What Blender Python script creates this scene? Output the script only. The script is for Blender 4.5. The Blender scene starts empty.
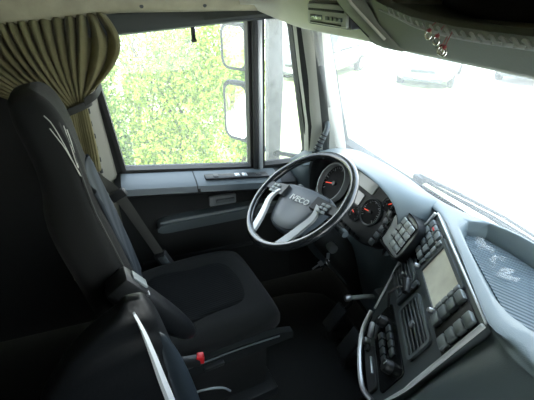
import bpy, bmesh, math, random
from mathutils import Vector, Matrix, Euler
random.seed(7)
SC = bpy.context.scene
COL = SC.collection
R = math.radians
PI = math.pi

# ------------------------------------------------------------------ materials
def mat(name, col, rough=0.5, metal=0.0, spec=0.5, bump=0.0, bscale=300.0, var=0.0, vscale=6.0, emit=None, estr=0.0, coat=0.0, sheen=0.0):
    m = bpy.data.materials.new(name); m.use_nodes = True
    nt = m.node_tree; b = nt.nodes['Principled BSDF']
    b.inputs['Base Color'].default_value = (*col, 1)
    b.inputs['Roughness'].default_value = rough
    b.inputs['Metallic'].default_value = metal
    b.inputs['Specular IOR Level'].default_value = spec
    if coat: b.inputs['Coat Weight'].default_value = coat
    if sheen: b.inputs['Sheen Weight'].default_value = sheen
    if emit:
        b.inputs['Emission Color'].default_value = (*emit, 1); b.inputs['Emission Strength'].default_value = estr
    tc = nt.nodes.new('ShaderNodeTexCoord')
    if var:
        n = nt.nodes.new('ShaderNodeTexNoise'); n.inputs['Scale'].default_value = vscale; n.inputs['Detail'].default_value = 4
        r = nt.nodes.new('ShaderNodeMapRange'); r.inputs['From Min'].default_value = .3; r.inputs['From Max'].default_value = .7
        r.inputs['To Min'].default_value = 1 - var; r.inputs['To Max'].default_value = 1 + var
        mx = nt.nodes.new('ShaderNodeVectorMath'); mx.operation = 'SCALE'; mx.inputs[0].default_value = col
        nt.links.new(tc.outputs['Object'], n.inputs['Vector']); nt.links.new(n.outputs['Fac'], r.inputs['Value'])
        nt.links.new(r.outputs['Result'], mx.inputs['Scale']); nt.links.new(mx.outputs['Vector'], b.inputs['Base Color'])
    if bump:
        n = nt.nodes.new('ShaderNodeTexNoise'); n.inputs['Scale'].default_value = bscale; n.inputs['Detail'].default_value = 3
        bp = nt.nodes.new('ShaderNodeBump'); bp.inputs['Strength'].default_value = bump; bp.inputs['Distance'].default_value = .002
        nt.links.new(tc.outputs['Object'], n.inputs['Vector']); nt.links.new(n.outputs['Fac'], bp.inputs['Height'])
        nt.links.new(bp.outputs['Normal'], b.inputs['Normal'])
    return m

def wave_mat(name, c1, c2, scale, axis='X', rough=.6, bump=.4, spec=.4, direction=None):
    m = mat(name, c1, rough, spec=spec); nt = m.node_tree; b = nt.nodes['Principled BSDF']
    tc = nt.nodes.new('ShaderNodeTexCoord'); w = nt.nodes.new('ShaderNodeTexWave'); w.bands_direction = axis
    w.inputs['Scale'].default_value = scale
    rmp = nt.nodes.new('ShaderNodeMix'); rmp.data_type = 'RGBA'; rmp.inputs[6].default_value = (*c1, 1); rmp.inputs[7].default_value = (*c2, 1)
    bp = nt.nodes.new('ShaderNodeBump'); bp.inputs['Strength'].default_value = bump; bp.inputs['Distance'].default_value = .004
    mp = nt.nodes.new('ShaderNodeMapping')
    if direction: mp.inputs['Rotation'].default_value = direction
    nt.links.new(tc.outputs['Object'], mp.inputs['Vector']); nt.links.new(mp.outputs['Vector'], w.inputs['Vector'])
    nt.links.new(w.outputs['Fac'], rmp.inputs[0]); nt.links.new(rmp.outputs[2], b.inputs['Base Color'])
    nt.links.new(w.outputs['Fac'], bp.inputs['Height']); nt.links.new(bp.outputs['Normal'], b.inputs['Normal'])
    return m

def glass_mat(name, dust=0.05, tint=(1, 1, 1), dustcol=(.95, .97, .95)):
    m = bpy.data.materials.new(name); m.use_nodes = True; nt = m.node_tree
    for n in list(nt.nodes): nt.nodes.remove(n)
    out = nt.nodes.new('ShaderNodeOutputMaterial'); t = nt.nodes.new('ShaderNodeBsdfTransparent'); t.inputs['Color'].default_value = (*tint, 1)
    g = nt.nodes.new('ShaderNodeBsdfGlossy'); g.inputs['Roughness'].default_value = .02
    lw0 = nt.nodes.new('ShaderNodeLayerWeight'); lw0.inputs['Blend'].default_value = .5
    pw = nt.nodes.new('ShaderNodeMath'); pw.operation = 'POWER'; pw.inputs[1].default_value = 5
    lw = nt.nodes.new('ShaderNodeMath'); lw.operation = 'MULTIPLY_ADD'; lw.inputs[1].default_value = .7; lw.inputs[2].default_value = .025
    nt.links.new(lw0.outputs['Facing'], pw.inputs[0]); nt.links.new(pw.outputs[0], lw.inputs[0])
    m1 = nt.nodes.new('ShaderNodeMixShader'); m2 = nt.nodes.new('ShaderNodeMixShader')
    tl = nt.nodes.new('ShaderNodeBsdfTranslucent'); tl.inputs['Color'].default_value = (*dustcol, 1)
    tc = nt.nodes.new('ShaderNodeTexCoord'); nz = nt.nodes.new('ShaderNodeTexNoise'); nz.inputs['Scale'].default_value = 4; nz.inputs['Detail'].default_value = 6
    mr = nt.nodes.new('ShaderNodeMapRange'); mr.inputs['To Min'].default_value = dust * .7; mr.inputs['To Max'].default_value = dust * 1.3
    nt.links.new(tc.outputs['Object'], nz.inputs['Vector']); nt.links.new(nz.outputs['Fac'], mr.inputs['Value'])
    nt.links.new(lw.outputs[0], m1.inputs['Fac']); nt.links.new(t.outputs[0], m1.inputs[1]); nt.links.new(g.outputs[0], m1.inputs[2])
    nt.links.new(mr.outputs['Result'], m2.inputs['Fac']); nt.links.new(m1.outputs[0], m2.inputs[1]); nt.links.new(tl.outputs[0], m2.inputs[2])
    nt.links.new(m2.outputs[0], out.inputs['Surface'])
    return m

M = {}
M['pad'] = mat('dash_pad_grey', (.115, .15, .162), .44, bump=.25, bscale=500, spec=.5)
M['plastic'] = mat('black_plastic', (.016, .018, .019), .45, bump=.15, bscale=500)
M['plastic_dull'] = mat('dull_black_plastic', (.010, .012, .012), .75, spec=.25, bump=.2, bscale=400)
M['gloss'] = mat('gloss_black', (.008, .009, .010), .18, coat=.3)
M['fascia'] = mat('fascia_charcoal', (.075, .092, .098), .38, bump=.1, bscale=500)
M['bevel'] = mat('fascia_silver_edge', (.66, .70, .71), .35)
M['button'] = mat('button_grey', (.07, .085, .09), .4)
M['button_pale'] = mat('button_pale_grey', (.24, .27, .275), .4)
M['blank'] = mat('blank_switch_grey', (.15, .175, .18), .45)
M['podface'] = mat('pod_face_grey', (.42, .45, .44), .5)
M['cluster'] = mat('cluster_plate', (.010, .012, .013), .5, spec=.3)
M['chrome'] = mat('chrome', (.75, .77, .78), .18, metal=1)
M['steel'] = mat('brushed_steel', (.45, .46, .47), .35, metal=1)
M['silver'] = mat('silver_plastic', (.50, .52, .53), .35, metal=.3)
M['wheel'] = mat('wheel_leather', (.016, .019, .021), .22, bump=.08, bscale=600, coat=.6)
M['hub'] = mat('wheel_hub_grey', (.085, .105, .125), .42, bump=.12, bscale=600)
M['white'] = mat('white_lettering', (.75, .77, .78), .5)
M['red'] = mat('red_plastic', (.65, .02, .025), .35)
M['redlit'] = mat('lit_red_needle', (.6, .03, .01), .4, emit=(1, .08, .03), estr=.5)
M['dial'] = mat('dial_face', (.004, .0045, .005), .6, spec=.12)
M['dialmark'] = mat('dial_marks', (.30, .33, .35), .5)
M['lens'] = mat('cluster_lens', (.06, .075, .08), .15, coat=.6)
M['lcd'] = mat('pale_lcd', (.30, .34, .31), .25, coat=.4)
M['screen'] = mat('nav_screen_painted_reflection', (.62, .64, .54), .28, coat=1.0, var=.22, vscale=14, emit=(.9, .93, .76), estr=.10)  # pale colour and weak glow stand in for a window's reflection on the screen
M['seat'] = mat('seat_cloth_black', (.0085, .0092, .0088), .9, spec=.2, bump=.5, bscale=900, sheen=.05)
M['seat_insert'] = wave_mat('seat_cloth_insert', (.003, .0033, .0033), (.006, .0066, .007), 30, 'X', .9, .3, .15)
M['seat_panel'] = wave_mat('seat_cloth_grey_quilted', (.022, .028, .033), (.042, .051, .060), 5.5, 'DIAGONAL', .85, .6, .2)
M['thread'] = mat('pale_thread', (.50, .50, .44), .7)
M['piping'] = mat('piping_dark', (.035, .037, .034), .8)
M['leather'] = mat('black_leather', (.006, .0075, .009), .42, bump=.3, bscale=120, spec=.5)
M['gloss_leather'] = mat('shiny_blue_black_leather', (.02, .028, .036), .30, spec=.6)
M['whitevinyl'] = mat('white_vinyl', (.80, .84, .86), .5)
M['belt'] = wave_mat('belt_webbing', (.09, .092, .086), (.14, .142, .132), 110, 'Y', .7, .3, .3)
M['curtain'] = mat('olive_curtain', (.165, .15, .075), .9, spec=.15, bump=.4, bscale=700, var=.12, vscale=25, sheen=.1)
_nt = M['curtain'].node_tree; _tl = _nt.nodes.new('ShaderNodeBsdfTranslucent'); _tl.inputs['Color'].default_value = (.30, .26, .11, 1)
_ms = _nt.nodes.new('ShaderNodeMixShader'); _ms.inputs[0].default_value = .22
_nt.links.new(_nt.nodes['Principled BSDF'].outputs[0], _ms.inputs[1]); _nt.links.new(_tl.outputs[0], _ms.inputs[2]); _nt.links.new(_ms.outputs[0], _nt.nodes['Material Output'].inputs['Surface'])
M['curtain_band'] = mat('dark_band', (.02, .022, .018), .8)
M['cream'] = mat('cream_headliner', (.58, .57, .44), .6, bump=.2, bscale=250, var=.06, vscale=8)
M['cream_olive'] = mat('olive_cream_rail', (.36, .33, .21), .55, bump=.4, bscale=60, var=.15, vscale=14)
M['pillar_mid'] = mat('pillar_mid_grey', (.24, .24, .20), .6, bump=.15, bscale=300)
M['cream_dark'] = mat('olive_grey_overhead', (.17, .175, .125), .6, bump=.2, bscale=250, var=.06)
M['wall'] = mat('cab_wall_trim', (.012, .0125, .011), .8, bump=.2, bscale=300)
M['darkwall'] = mat('dark_cab_trim', (.010, .011, .0105), .8, bump=.2, bscale=300)
M['blind'] = mat('blind_dark_olive', (.040, .045, .038), .65)
M['door'] = mat('door_panel_dark', (.010, .0115, .0115), .6, bump=.2, bscale=400)
M['ledge'] = mat('door_ledge_grey', (.085, .105, .115), .5, bump=.2, bscale=400)
M['rubber'] = mat('black_rubber', (.012, .013, .013), .7)
M['pillar'] = mat('pillar_grey', (.48, .48, .42), .6, bump=.15, bscale=300)
M['pillar_dark'] = mat('pillar_dark', (.05, .055, .05), .6)
M['carpet'] = mat('floor_carpet', (.006, .0065, .0065), .95, spec=.1, bump=.8, bscale=500)
M['mat'] = mat('floor_mat_rubber', (.007, .008, .008), .7, bump=.3, bscale=200)
M['tray'] = wave_mat('tray_ribbed_mat', (.042, .062, .075), (.090, .125, .145), 27, 'X', .4, .7, .5, direction=(0, 0, R(62)))
M['wiper'] = mat('wiper_black', (.02, .022, .022), .5)
M['ground'] = mat('pale_concrete', (.62, .62, .58), .9, var=.05, vscale=.6)
M['verge'] = mat('dry_grass', (.36, .42, .20), .95, var=.3, vscale=3)
M['carpaint'] = mat('grey_car_paint', (.16, .17, .18), .3, metal=.4, coat=.5)
M['carpaint2'] = mat('silver_car_paint', (.26, .27, .27), .3, metal=.4, coat=.5)
M['carglass'] = mat('car_glass', (.04, .05, .055), .1)
M['tyre'] = mat('tyre', (.03, .03, .03), .8)
M['lamp'] = mat('headlamp', (.7, .72, .74), .15)
M['plate'] = mat('number_plate_blank', (.75, .75, .72), .5)
M['mirror'] = mat('mirror_glass', (.85, .88, .86), .03, metal=1)
M['bracket'] = mat('mirror_bracket_grey', (.16, .165, .155), .6, var=.25, vscale=20)
M['clearfilm'] = glass_mat('clear_film', .05)
M['strap'] = mat('strap_pattern', (.45, .45, .40), .7)
M['charm'] = mat('charm_metal', (.7, .66, .58), .25, metal=1)
M['charmred'] = mat('charm_red', (.25, .02, .02), .5)
M['bark'] = mat('bark', (.10, .08, .05), .9)
def leaf_mat(name, c, c2):
    m = mat(name, c, .55, spec=.3); nt = m.node_tree; b = nt.nodes['Principled BSDF']
    oi = nt.nodes.new('ShaderNodeNewGeometry'); mx = nt.nodes.new('ShaderNodeMix'); mx.data_type = 'RGBA'
    mx.inputs[6].default_value = (*c, 1); mx.inputs[7].default_value = (*c2, 1)
    nt.links.new(oi.outputs['Random Per Island'], mx.inputs[0]); nt.links.new(mx.outputs[2], b.inputs['Base Color'])
    out = nt.nodes['Material Output']; tl = nt.nodes.new('ShaderNodeBsdfTranslucent'); ms = nt.nodes.new('ShaderNodeMixShader'); ms.inputs[0].default_value = .35
    nt.links.new(mx.outputs[2], tl.inputs['Color']); nt.links.new(b.outputs[0], ms.inputs[1]); nt.links.new(tl.outputs[0], ms.inputs[2]); nt.links.new(ms.outputs[0], out.inputs['Surface'])
    return m
M['leafA'] = leaf_mat('leaf_yellow_green', (.15, .25, .02), (.36, .46, .07))
M['leafB'] = leaf_mat('leaf_green', (.09, .18, .03), (.29, .40, .08))
M['glass_side'] = glass_mat('side_glass', .05)
M['glass_front'] = glass_mat('windscreen_glass', .06)
M['glass_quarter'] = glass_mat('quarter_glass', .06)

# ------------------------------------------------------------------ mesh helpers
def V(*a): return Vector(a)
class MB:
    def __init__(s): s.bm = bmesh.new()
    def box(s, c, d, bev=0.0, rot=None, seg=2):
        t = bmesh.new(); bmesh.ops.create_cube(t, size=1)
        bmesh.ops.scale(t, vec=d, verts=t.verts)
        if bev: bmesh.ops.bevel(t, geom=t.edges[:], offset=min(bev, min(d) * .49), segments=seg, affect='EDGES', profile=.5)
        if rot is not None: bmesh.ops.rotate(t, matrix=rot.to_matrix() if isinstance(rot, Euler) else rot, verts=t.verts)
        bmesh.ops.translate(t, vec=c, verts=t.verts); s.join(t); return s
    def join(s, t):
        me = bpy.data.meshes.new('t'); t.to_mesh(me); t.free(); s.bm.from_mesh(me); bpy.data.meshes.remove(me)
    def loft(s, rings, closed=True, caps=True, loop=False):
        vs = [[s.bm.verts.new(p) for p in r] for r in rings]; n = len(rings[0])
        m = len(vs)
        for i in range(m if loop else m - 1):
            a, b = vs[i], vs[(i + 1) % m]
            for j in range(n if closed else n - 1):
                k = (j + 1) % n
                try: s.bm.faces.new((a[j], a[k], b[k], b[j]))
                except ValueError: pass
        if caps and closed and not loop:
            s.bm.faces.new(vs[0][::-1]); s.bm.faces.new(vs[-1])
        return s
    def tube(s, pts, r, n=10, caps=True, loop=False):
        pts = [Vector(p) for p in pts]; m = len(pts); rad = r if isinstance(r, (list, tuple)) else [r] * m
        rings = []; up = None
        for i, p in enumerate(pts):
            if loop: d = pts[(i + 1) % m] - pts[i - 1]
            else: d = pts[min(i + 1, m - 1)] - pts[max(i - 1, 0)]
            d.normalize()
            if up is None:
                up = Vector((0, 0, 1)) if abs(d.z) < .9 else Vector((1, 0, 0))
            x = d.cross(up).normalized(); up = x.cross(d).normalized()
            rings.append([p + (x * math.cos(2 * PI * k / n) + up * math.sin(2 * PI * k / n)) * rad[i] for k in range(n)])
        return s.loft(rings, True, caps, loop)
    def lathe(s, prof, c=(0, 0, 0), n=24, axis='Z', mtx=None):
        rings = []
        for (r, z) in prof:
            ring = []
            for k in range(n):
                a = 2 * PI * k / n; p = Vector((r * math.cos(a), r * math.sin(a), z))
                if axis == 'Y': p = Vector((p.x, p.z, p.y))
                if axis == 'X': p = Vector((p.z, p.x, p.y))
                if mtx is not None: p = mtx @ p
                ring.append(p + Vector(c))
            rings.append(ring)
        return s.loft(rings, True, True)
    def prism(s, poly, axis_pts):
        a, b = Vector(axis_pts[0]), Vector(axis_pts[1])
        return s.loft([[Vector(p) + a for p in poly], [Vector(p) + b for p in poly]], True, True)
    def grid(s, fn, nu, nv):
        vs = [[s.bm.verts.new(fn(i / nu, j / nv)) for j in range(nv + 1)] for i in range(nu + 1)]
        for i in range(nu):
            for j in range(nv): s.bm.faces.new((vs[i][j], vs[i + 1][j], vs[i + 1][j + 1], vs[i][j + 1]))
        return s
    def build(s, name, m, parent=None, smooth=True, angle=35, kind=None, label=None, recalc=True, loc=None):
        if recalc: bmesh.ops.recalc_face_normals(s.bm, faces=s.bm.faces)
        me = bpy.data.meshes.new(name); s.bm.to_mesh(me); s.bm.free()
        me.materials.append(m)
        if smooth:
            for p in me.polygons: p.use_smooth = True
            try: me.set_sharp_from_angle(angle=R(angle))
            except Exception: pass
        o = bpy.data.objects.new(name, me); COL.objects.link(o)
        if parent: o.parent = parent
        if kind: o['kind'] = kind
        if label: o['label'] = label
        if loc: o.location = loc
        return o

def tag(o, label, cat, group=None):
    o['label'] = label; o['category'] = cat
    if group: o['group'] = group
    return o
def thing(name, label, cat, loc=(0, 0, 0), group=None, mtx=None):
    o = bpy.data.objects.new(name, None); COL.objects.link(o); o.empty_display_size = .05
    if mtx is not None: o.matrix_world = mtx
    else: o.location = loc
    return tag(o, label, cat, group)
def structure(o): o['kind'] = 'structure'; return o
def axes(P, X, Y, Z): 
    return Matrix(((X[0], Y[0], Z[0], P[0]), (X[1], Y[1], Z[1], P[1]), (X[2], Y[2], Z[2], P[2]), (0, 0, 0, 1)))
def crom(pts, n, loop=False):
    pts = [Vector(p) for p in pts]; m = len(pts); out = []
    segs = m if loop else m - 1
    for i in range(segs):
        if loop: p0, p1, p2, p3 = pts[i - 1], pts[i], pts[(i + 1) % m], pts[(i + 2) % m]
        else: p0, p1, p2, p3 = pts[max(i - 1, 0)], pts[i], pts[i + 1], pts[min(i + 2, m - 1)]
        for k in range(n):
            t = k / n
            out.append(.5 * ((2 * p1) + (p2 - p0) * t + (2 * p0 - 5 * p1 + 4 * p2 - p3) * t * t + (3 * p1 - p0 - 3 * p2 + p3) * t ** 3))
    if not loop: out.append(pts[-1])
    return out
def rrect(w, h, r, n=5, cx=0, cz=0):
    out = []
    for (sx, sz, a0) in ((1, 1, 0), (-1, 1, 90), (-1, -1, 180), (1, -1, 270)):
        for k in range(n + 1):
            a = R(a0 + 90 * k / n)
            out.append((cx + sx * (w / 2 - r) + r * math.cos(a), cz + sz * (h / 2 - r) + r * math.sin(a)))
    return out
def plate(mb, poly, y0, y1, bev=.0):
    # closed prism of a 2D (x,z) polygon between y0 (front) and y1
    if bev:
        cx = sum(p[0] for p in poly) / len(poly); cz = sum(p[1] for p in poly) / len(poly)
        def ins(p):
            d = Vector((p[0] - cx, p[1] - cz)); l = d.length; d = d * ((l - bev) / l); return (cx + d.x, cz + d.y)
        q = [ins(p) for p in poly]
        s = 1 if y1 > y0 else -1
        mb.loft([[Vector((p[0], y0, p[1])) for p in q], [Vector((p[0], y0 + s * bev, p[1])) for p in poly], [Vector((p[0], y1, p[1])) for p in poly]])
    else:
        mb.loft([[Vector((p[0], y0, p[1])) for p in poly], [Vector((p[0], y1, p[1])) for p in poly]])
    return mb
def frame(mb, outer, inner, y0, y1):
    mb.loft([[Vector((p[0], y0, p[1])) for p in outer], [Vector((p[0], y1, p[1])) for p in outer],
             [Vector((p[0], y1, p[1])) for p in inner], [Vector((p[0], y0, p[1])) for p in inner]], True, False, loop=True)
    return mb
def solid_sheet(o, th):
    md = o.modifiers.new('s', 'SOLIDIFY'); md.thickness = th; md.offset = 0
    return o
def bake(o):
    dg = bpy.context.evaluated_depsgraph_get(); me = bpy.data.meshes.new_from_object(o.evaluated_get(dg))
    o.modifiers.clear(); o.data = me; return o

# ------------------------------------------------------------------ camera
fpx = 385.0; pitch = math.atan(211 / fpx); azim = math.atan(153 / (fpx / math.cos(pitch)))
hd = V(-math.cos(azim), math.sin(azim), 0); rt = V(math.sin(azim), math.cos(azim), 0)
fw = hd * math.cos(pitch) + V(0, 0, -math.sin(pitch)); up = hd * math.sin(pitch) + V(0, 0, math.cos(pitch))
cd = bpy.data.cameras.new('camera'); cam = bpy.data.objects.new('camera', cd); COL.objects.link(cam)
cam.matrix_world = axes((.506, 0, 1.52), rt, up, -fw)
cd.sensor_width = 36; cd.lens = fpx / 534 * 36; cd.clip_start = .02; cd.clip_end = 300
SC.camera = cam

# ------------------------------------------------------------------ the cab shell
def quadwall(mb, P, holes=None): pass
def wall_with_hole(x0, x1, outline, holes, name, m):
    """side wall: polygon in (y,z) with polygonal holes, thick from x0 to x1"""
    bm = bmesh.new(); loops = []
    for poly in [outline] + holes:
        vs = [bm.verts.new((x0, y, z)) for (y, z) in poly]
        loops += [bm.edges.new((vs[i], vs[(i + 1) % len(vs)])) for i in range(len(vs))]
    bmesh.ops.triangle_fill(bm, edges=loops, use_beauty=True)
    r = bmesh.ops.extrude_face_region(bm, geom=bm.faces[:])
    bmesh.ops.translate(bm, vec=(x1 - x0, 0, 0), verts=[e for e in r['geom'] if isinstance(e, bmesh.types.BMVert)])
    mb = MB(); mb.bm.free(); mb.bm = bm
    return structure(mb.build(name, m, smooth=False))
win = [(-.09, .815), (.505, .748), (.505, 1.43), (-.04, 1.43), (-.13, 1.25)]
quarter = [(.548, .748), (.775, .742), (.80, .80), (.70, 1.38), (.68, 1.43), (.548, 1.43)]
outl = [(-1.0, .02), (1.0, .02), (1.03, .82), (.80, 1.60), (.80, 1.95), (-1.0, 1.95)]
wall_with_hole(-1.15, -1.22, outl, [win, quarter], 'wall_left', M['darkwall'])
pwin = [(-.10, .80), (.50, .80), (.72, .80), (.62, 1.40), (-.10, 1.40)]  # unseen passenger window, opening sized for fill light on console and overhead
wall_with_hole(1.15, 1.22, outl, [pwin], 'wall_right', M['darkwall'])
structure(MB().box((0, -1.03, .98), (2.44, .06, 1.94)).build('wall_back', M['wall'], smooth=False))
structure(MB().box((0, 1.02, .42), (2.44, .06, .82)).build('wall_front', M['darkwall'], smooth=False))
structure(MB().box((0, 0, -.03), (2.44, 2.1, .06)).build('floor', M['carpet'], smooth=False))
structure(MB().box((0, -.1, 1.98), (2.44, 1.9, .06)).build('ceiling', M['cream'], smooth=False))
structure(MB().box((0, .83, 1.68), (2.44, .06, .56)).build('trim_4', M['cream'], smooth=False))

# cream cant rail above the door, leaning inwards as it rises
rail = crom([(-1.085, 1.445), (-1.05, 1.452), (-1.035, 1.475), (-1.03, 1.56), (-.98, 1.75), (-.90, 1.95)], 6)
r0 = MB(); rings = []
for yy in (-1.0, -.5, 0, .35, .55, .80):
    rings.append([V(p[0], yy, p[1] + (.095 * min(0, yy + .04) if p[1] < 1.5 else 0)) for p in rail] + [V(-1.149, yy, 1.95), V(-1.149, yy, 1.445)])
r0.loft(rings); structure(r0.build('trim_2', M['cream_olive']))
s = MB()
for yy in (.08, .30):
    s.lathe([(0.0, 0), (.007, 0), (.007, .004), (0.002, .005)], (-1.040, yy, 1.468), 10, 'X')
s.build('screw_cap', M['pillar_dark'], bpy.data.objects['trim_2'])

# B pillar trim behind the window, and the bright door jamb strip
p = MB()
rings = []
for z, y0, y1 in ((.30, -.40, -.10), (.80, -.34, -.115), (1.10, -.34, -.13), (1.43, -.34, -.13)):
    rings.append([V(-1.149, y0, z), V(-1.10, y0 + .03, z), V(-1.095, y1 - .05, z), V(-1.125, y1 - .005, z), V(-1.149, y1, z)])
p.loft(rings); trim3 = structure(p.build('trim_3', M['pillar_mid']))
a = MB()
for k in range(9): a.box((-1.093, -.168 + .0025 * (k % 2), .86 + .05 * k), (.006, .012, .02), .002)
a.build('seal_clip', M['pillar_dark'], trim3)

# A pillar
p = MB(); rings = []
for z, y0, y1, x1 in ((.80, .775, .965, -1.04), (.95, .765, .925, -1.035), (1.2, .718, .86, -1.03), (1.42, .680, .80, -1.03)):
    rings.append([V(-1.149, y0, z), V(-1.10, y0 + .005, z), V(x1 - .025, y0 + .03, z), V(x1, y0 + .075, z), V(x1 + .01, y1 - .012, z), V(x1 - .02, y1, z), V(-1.149, y1, z)])
p.loft(rings); trim1 = structure(p.build('trim_1', M['pillar'], angle=50))
g = MB(); rings = []
for z, y0, x1 in ((.82, .775, -1.035), (.95, .765, -1.03), (1.2, .718, -1.025), (1.40, .684, -1.025)):
    rings.append([V(-1.102, y0 + .002, z), V(x1 - .045, y0 + .022, z), V(x1 - .05, y0 + .036, z), V(-1.102, y0 + .014, z)])
g.loft(rings); g.build('door_seal', M['rubber'], trim1)
g = MB(); rings = []
for z, y0, x1 in ((.82, .775, -1.035), (.95, .765, -1.03), (1.2, .718, -1.025), (1.40, .684, -1.025)):
    rings.append([V(x1 - .028, y0 + .040, z), V(x1 - .004, y0 + .066, z), V(x1 - .002, y0 + .080, z), V(x1 - .026, y0 + .055, z)])
g.loft(rings); g.build('trim_groove', M['pillar_dark'], trim1)

# side windows
def wpoly(mb, poly, x0, x1): return mb.loft([[V(x0, y, z) for (y, z) in poly], [V(x1, y, z) for (y, z) in poly]])
def inset(poly, d):
    n = len(poly); out = []
    cy = sum(q[0] for q in poly) / n; cz = sum(q[1] for q in poly) / n
    for i in range(n):
        a, b, c = Vector(poly[i - 1]), Vector(poly[i]), Vector(poly[(i + 1) % n])
        e1 = (b - a).normalized(); e2 = (c - b).normalized()
        n1 = Vector((-e1.y, e1.x)); n2 = Vector((-e2.y, e2.x))
        if n1.dot(Vector((cy, cz)) - b) < 0: n1 = -n1
        if n2.dot(Vector((cy, cz)) - b) < 0: n2 = -n2
        nn = (n1 + n2).normalized(); out.append(tuple(b + nn * d / max(.3, nn.dot(n1))))
    return out
def window(name, poly, m, d):
    g = MB(); wpoly(g, poly, -1.186, -1.182); o = structure(g.build(name, m, smooth=False))
    f = MB(); inn = inset(poly, d)
    f.loft([[V(-1.20, y, z) for (y, z) in poly], [V(-1.138, y, z) for (y, z) in poly], [V(-1.138, y, z) for (y, z) in inn], [V(-1.20, y, z) for (y, z) in inn]], True, False, loop=True)
    f.build('window_frame', M['rubber'], o, smooth=False); return o
w1 = window('window_1', win, M['glass_side'], .016)
window('window_2', quarter, M['glass_quarter'], .014)
# post between the door glass and the quarter light
q = MB(); q.box((-1.135, .514, 1.09), (.03, .022, .68), .004); q.build('run_channel', M['rubber'], w1)
q = MB(); q.box((-1.132, .536, 1.09), (.03, .022, .68), .006); q.build('divider_post', M['silver'], w1)
g = MB(); wpoly(g, pwin, 1.184, 1.188); structure(g.build('window_4', M['glass_side'], smooth=False))

# windscreen, gently curved
def wsy(x): return 1.0 - .10 * abs(x / 1.03) ** 3
def wspt(u, v):
    x = -1.03 + 2.06 * u; z = .835 + v * .60
    return V(x, wsy(x) - .20 * v * 1.0, z)
g = MB(); g.grid(wspt, 40, 12); ws = structure(g.build('window_3', M['glass_front'])); solid_sheet(ws, .004)
# frit band: black border along the base and pillar with its row of dots
fr = MB()
fr.grid(lambda u, v: wspt(u, v * .030) + V(0, -.006, 0), 40, 1); o = fr.build('frit_band', M['rubber'], ws)
fr = MB()
for k in range(150):
    u = .03 + .94 * k / 149
    for rr in range(2):
        c = wspt(u + (.0031 if rr else 0), .042 + .018 * rr) + V(0, -.006, 0); s_ = .0036 - .001 * rr
        fr.loft([[c + V(s_ * math.cos(t * PI / 3), 0.0 + s_ * -.3 * math.sin(t * PI / 3), s_ * math.sin(t * PI / 3)) for t in range(6)], [c + V(0, .001, 0) + V(s_ * math.cos(t * PI / 3), -.3 * s_ * math.sin(t * PI / 3), s_ * math.sin(t * PI / 3)) for t in range(6)]])
o = fr.build('frit_dots', M['rubber'], ws, smooth=False)

# ------------------------------------------------------------------ door panel
d = MB()
# vertical section of the door lining, swept along y; ledge drops towards the front
def dsec(y, zl):
    return [V(-1.149, y, zl + .005), V(-1.12, y, zl), V(-1.035, y, zl - .010), V(-1.012, y, zl - .020), V(-1.006, y, zl - .045), V(-1.025, y, zl - .062),
            V(-1.085, y, zl - .075), V(-1.095, y, zl - .10), V(-1.095, y, .60), V(-1.09, y, .52), V(-1.085, y, .30), V(-1.07, y, .10), V(-1.149, y, .10)]
rings = []
for y in (-.13, -.09, 0, .1, .2, .3, .4, .5, .6, .68):
    zl = .815 - (y + .09) * .105
    if y < -.1: zl -= .02
    rings.append(dsec(y, zl))
d.loft(rings); door = structure(d.build('door_1', M['door'], angle=50))
def zl(y): return .815 - (y + .09) * .105
lg = MB(); rings = []
for y in (-.10, -.05, .05, .15, .205):
    z = zl(y); rings.append([V(-1.128, y, z + .004), V(-1.035, y, z - .005), V(-1.007, y, z - .016), V(-1.000, y, z - .042), V(-1.006, y, z - .046), V(-1.04, y, z - .014), V(-1.128, y, z - .002)])
lg.loft(rings); lg.build('ledge_cover', M['ledge'], door, label='grey smooth cover on the rear half of the door ledge')
lg = MB(); rings = []
for y in (.21, .30, .40, .50, .60):
    z = zl(y); rings.append([V(-1.128, y, z + .004), V(-1.035, y, z - .005), V(-1.007, y, z - .016), V(-1.000, y, z - .042), V(-1.006, y, z - .046), V(-1.04, y, z - .014), V(-1.128, y, z - .002)])
lg.loft(rings); sp = lg.build('switch_ledge', M['ledge'], door)
wl = MB(); z = zl(.38)
rot = Euler((-math.atan(.105), 0, 0))
wl.box((-1.060, .40, z - .001), (.052, .30, .010), .004, rot); wl.build('switch_well', M['cluster'], sp)
for (yy, mm) in ((.30, 'plastic'), (.40, 'silver'), (.435, 'silver'), (.50, 'plastic')):
    MB().box((-1.060, yy, zl(yy) + .004), (.030, .024, .012), .003, rot).build('window_switch', M[mm], sp)
MB().box((-1.004, .215, zl(.21) - .034), (.012, .012, .02), .003).build('ledge_catch', M['plastic'], door)
# armrest grip
ar = MB(); rings = []
for y, s_ in ((.015, .3), (.03, .8), (.06, 1), (.2, 1), (.35, 1), (.5, .95), (.62, .8)):
    cz = .565 + .02 * y
    rings.append([V(-1.095, y, cz + .030 * s_), V(-1.045, y, cz + .034 * s_), V(-1.022, y, cz + .022 * s_), V(-1.022, y, cz - .020 * s_), V(-1.045, y, cz - .030 * s_), V(-1.095, y, cz - .030 * s_)])
ar.loft(rings); arm = ar.build('armrest', M['fascia'], door)
t = MB(); t.tube([(-1.036, y, .596 + .02 * y) for y in (.03, .05, .15, .25, .35, .5, .6)], [.004, .007, .007, .007, .007, .007, .006], 8); t.build('grip_trim', M['blank'], arm)
hd_ = MB(); hd_.box((-1.085, .33, .640), (.02, .13, .05), .006); hdl = hd_.build('handle_recess', M['button_pale'], door)
MB().box((-1.068, .34, .643), (.014, .09, .018), .005).build('door_handle', M['blank'], hdl)
MB().box((-1.088, .2, .36), (.03, .55, .02), .008).build('pocket_lip', M['plastic'], door)

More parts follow.
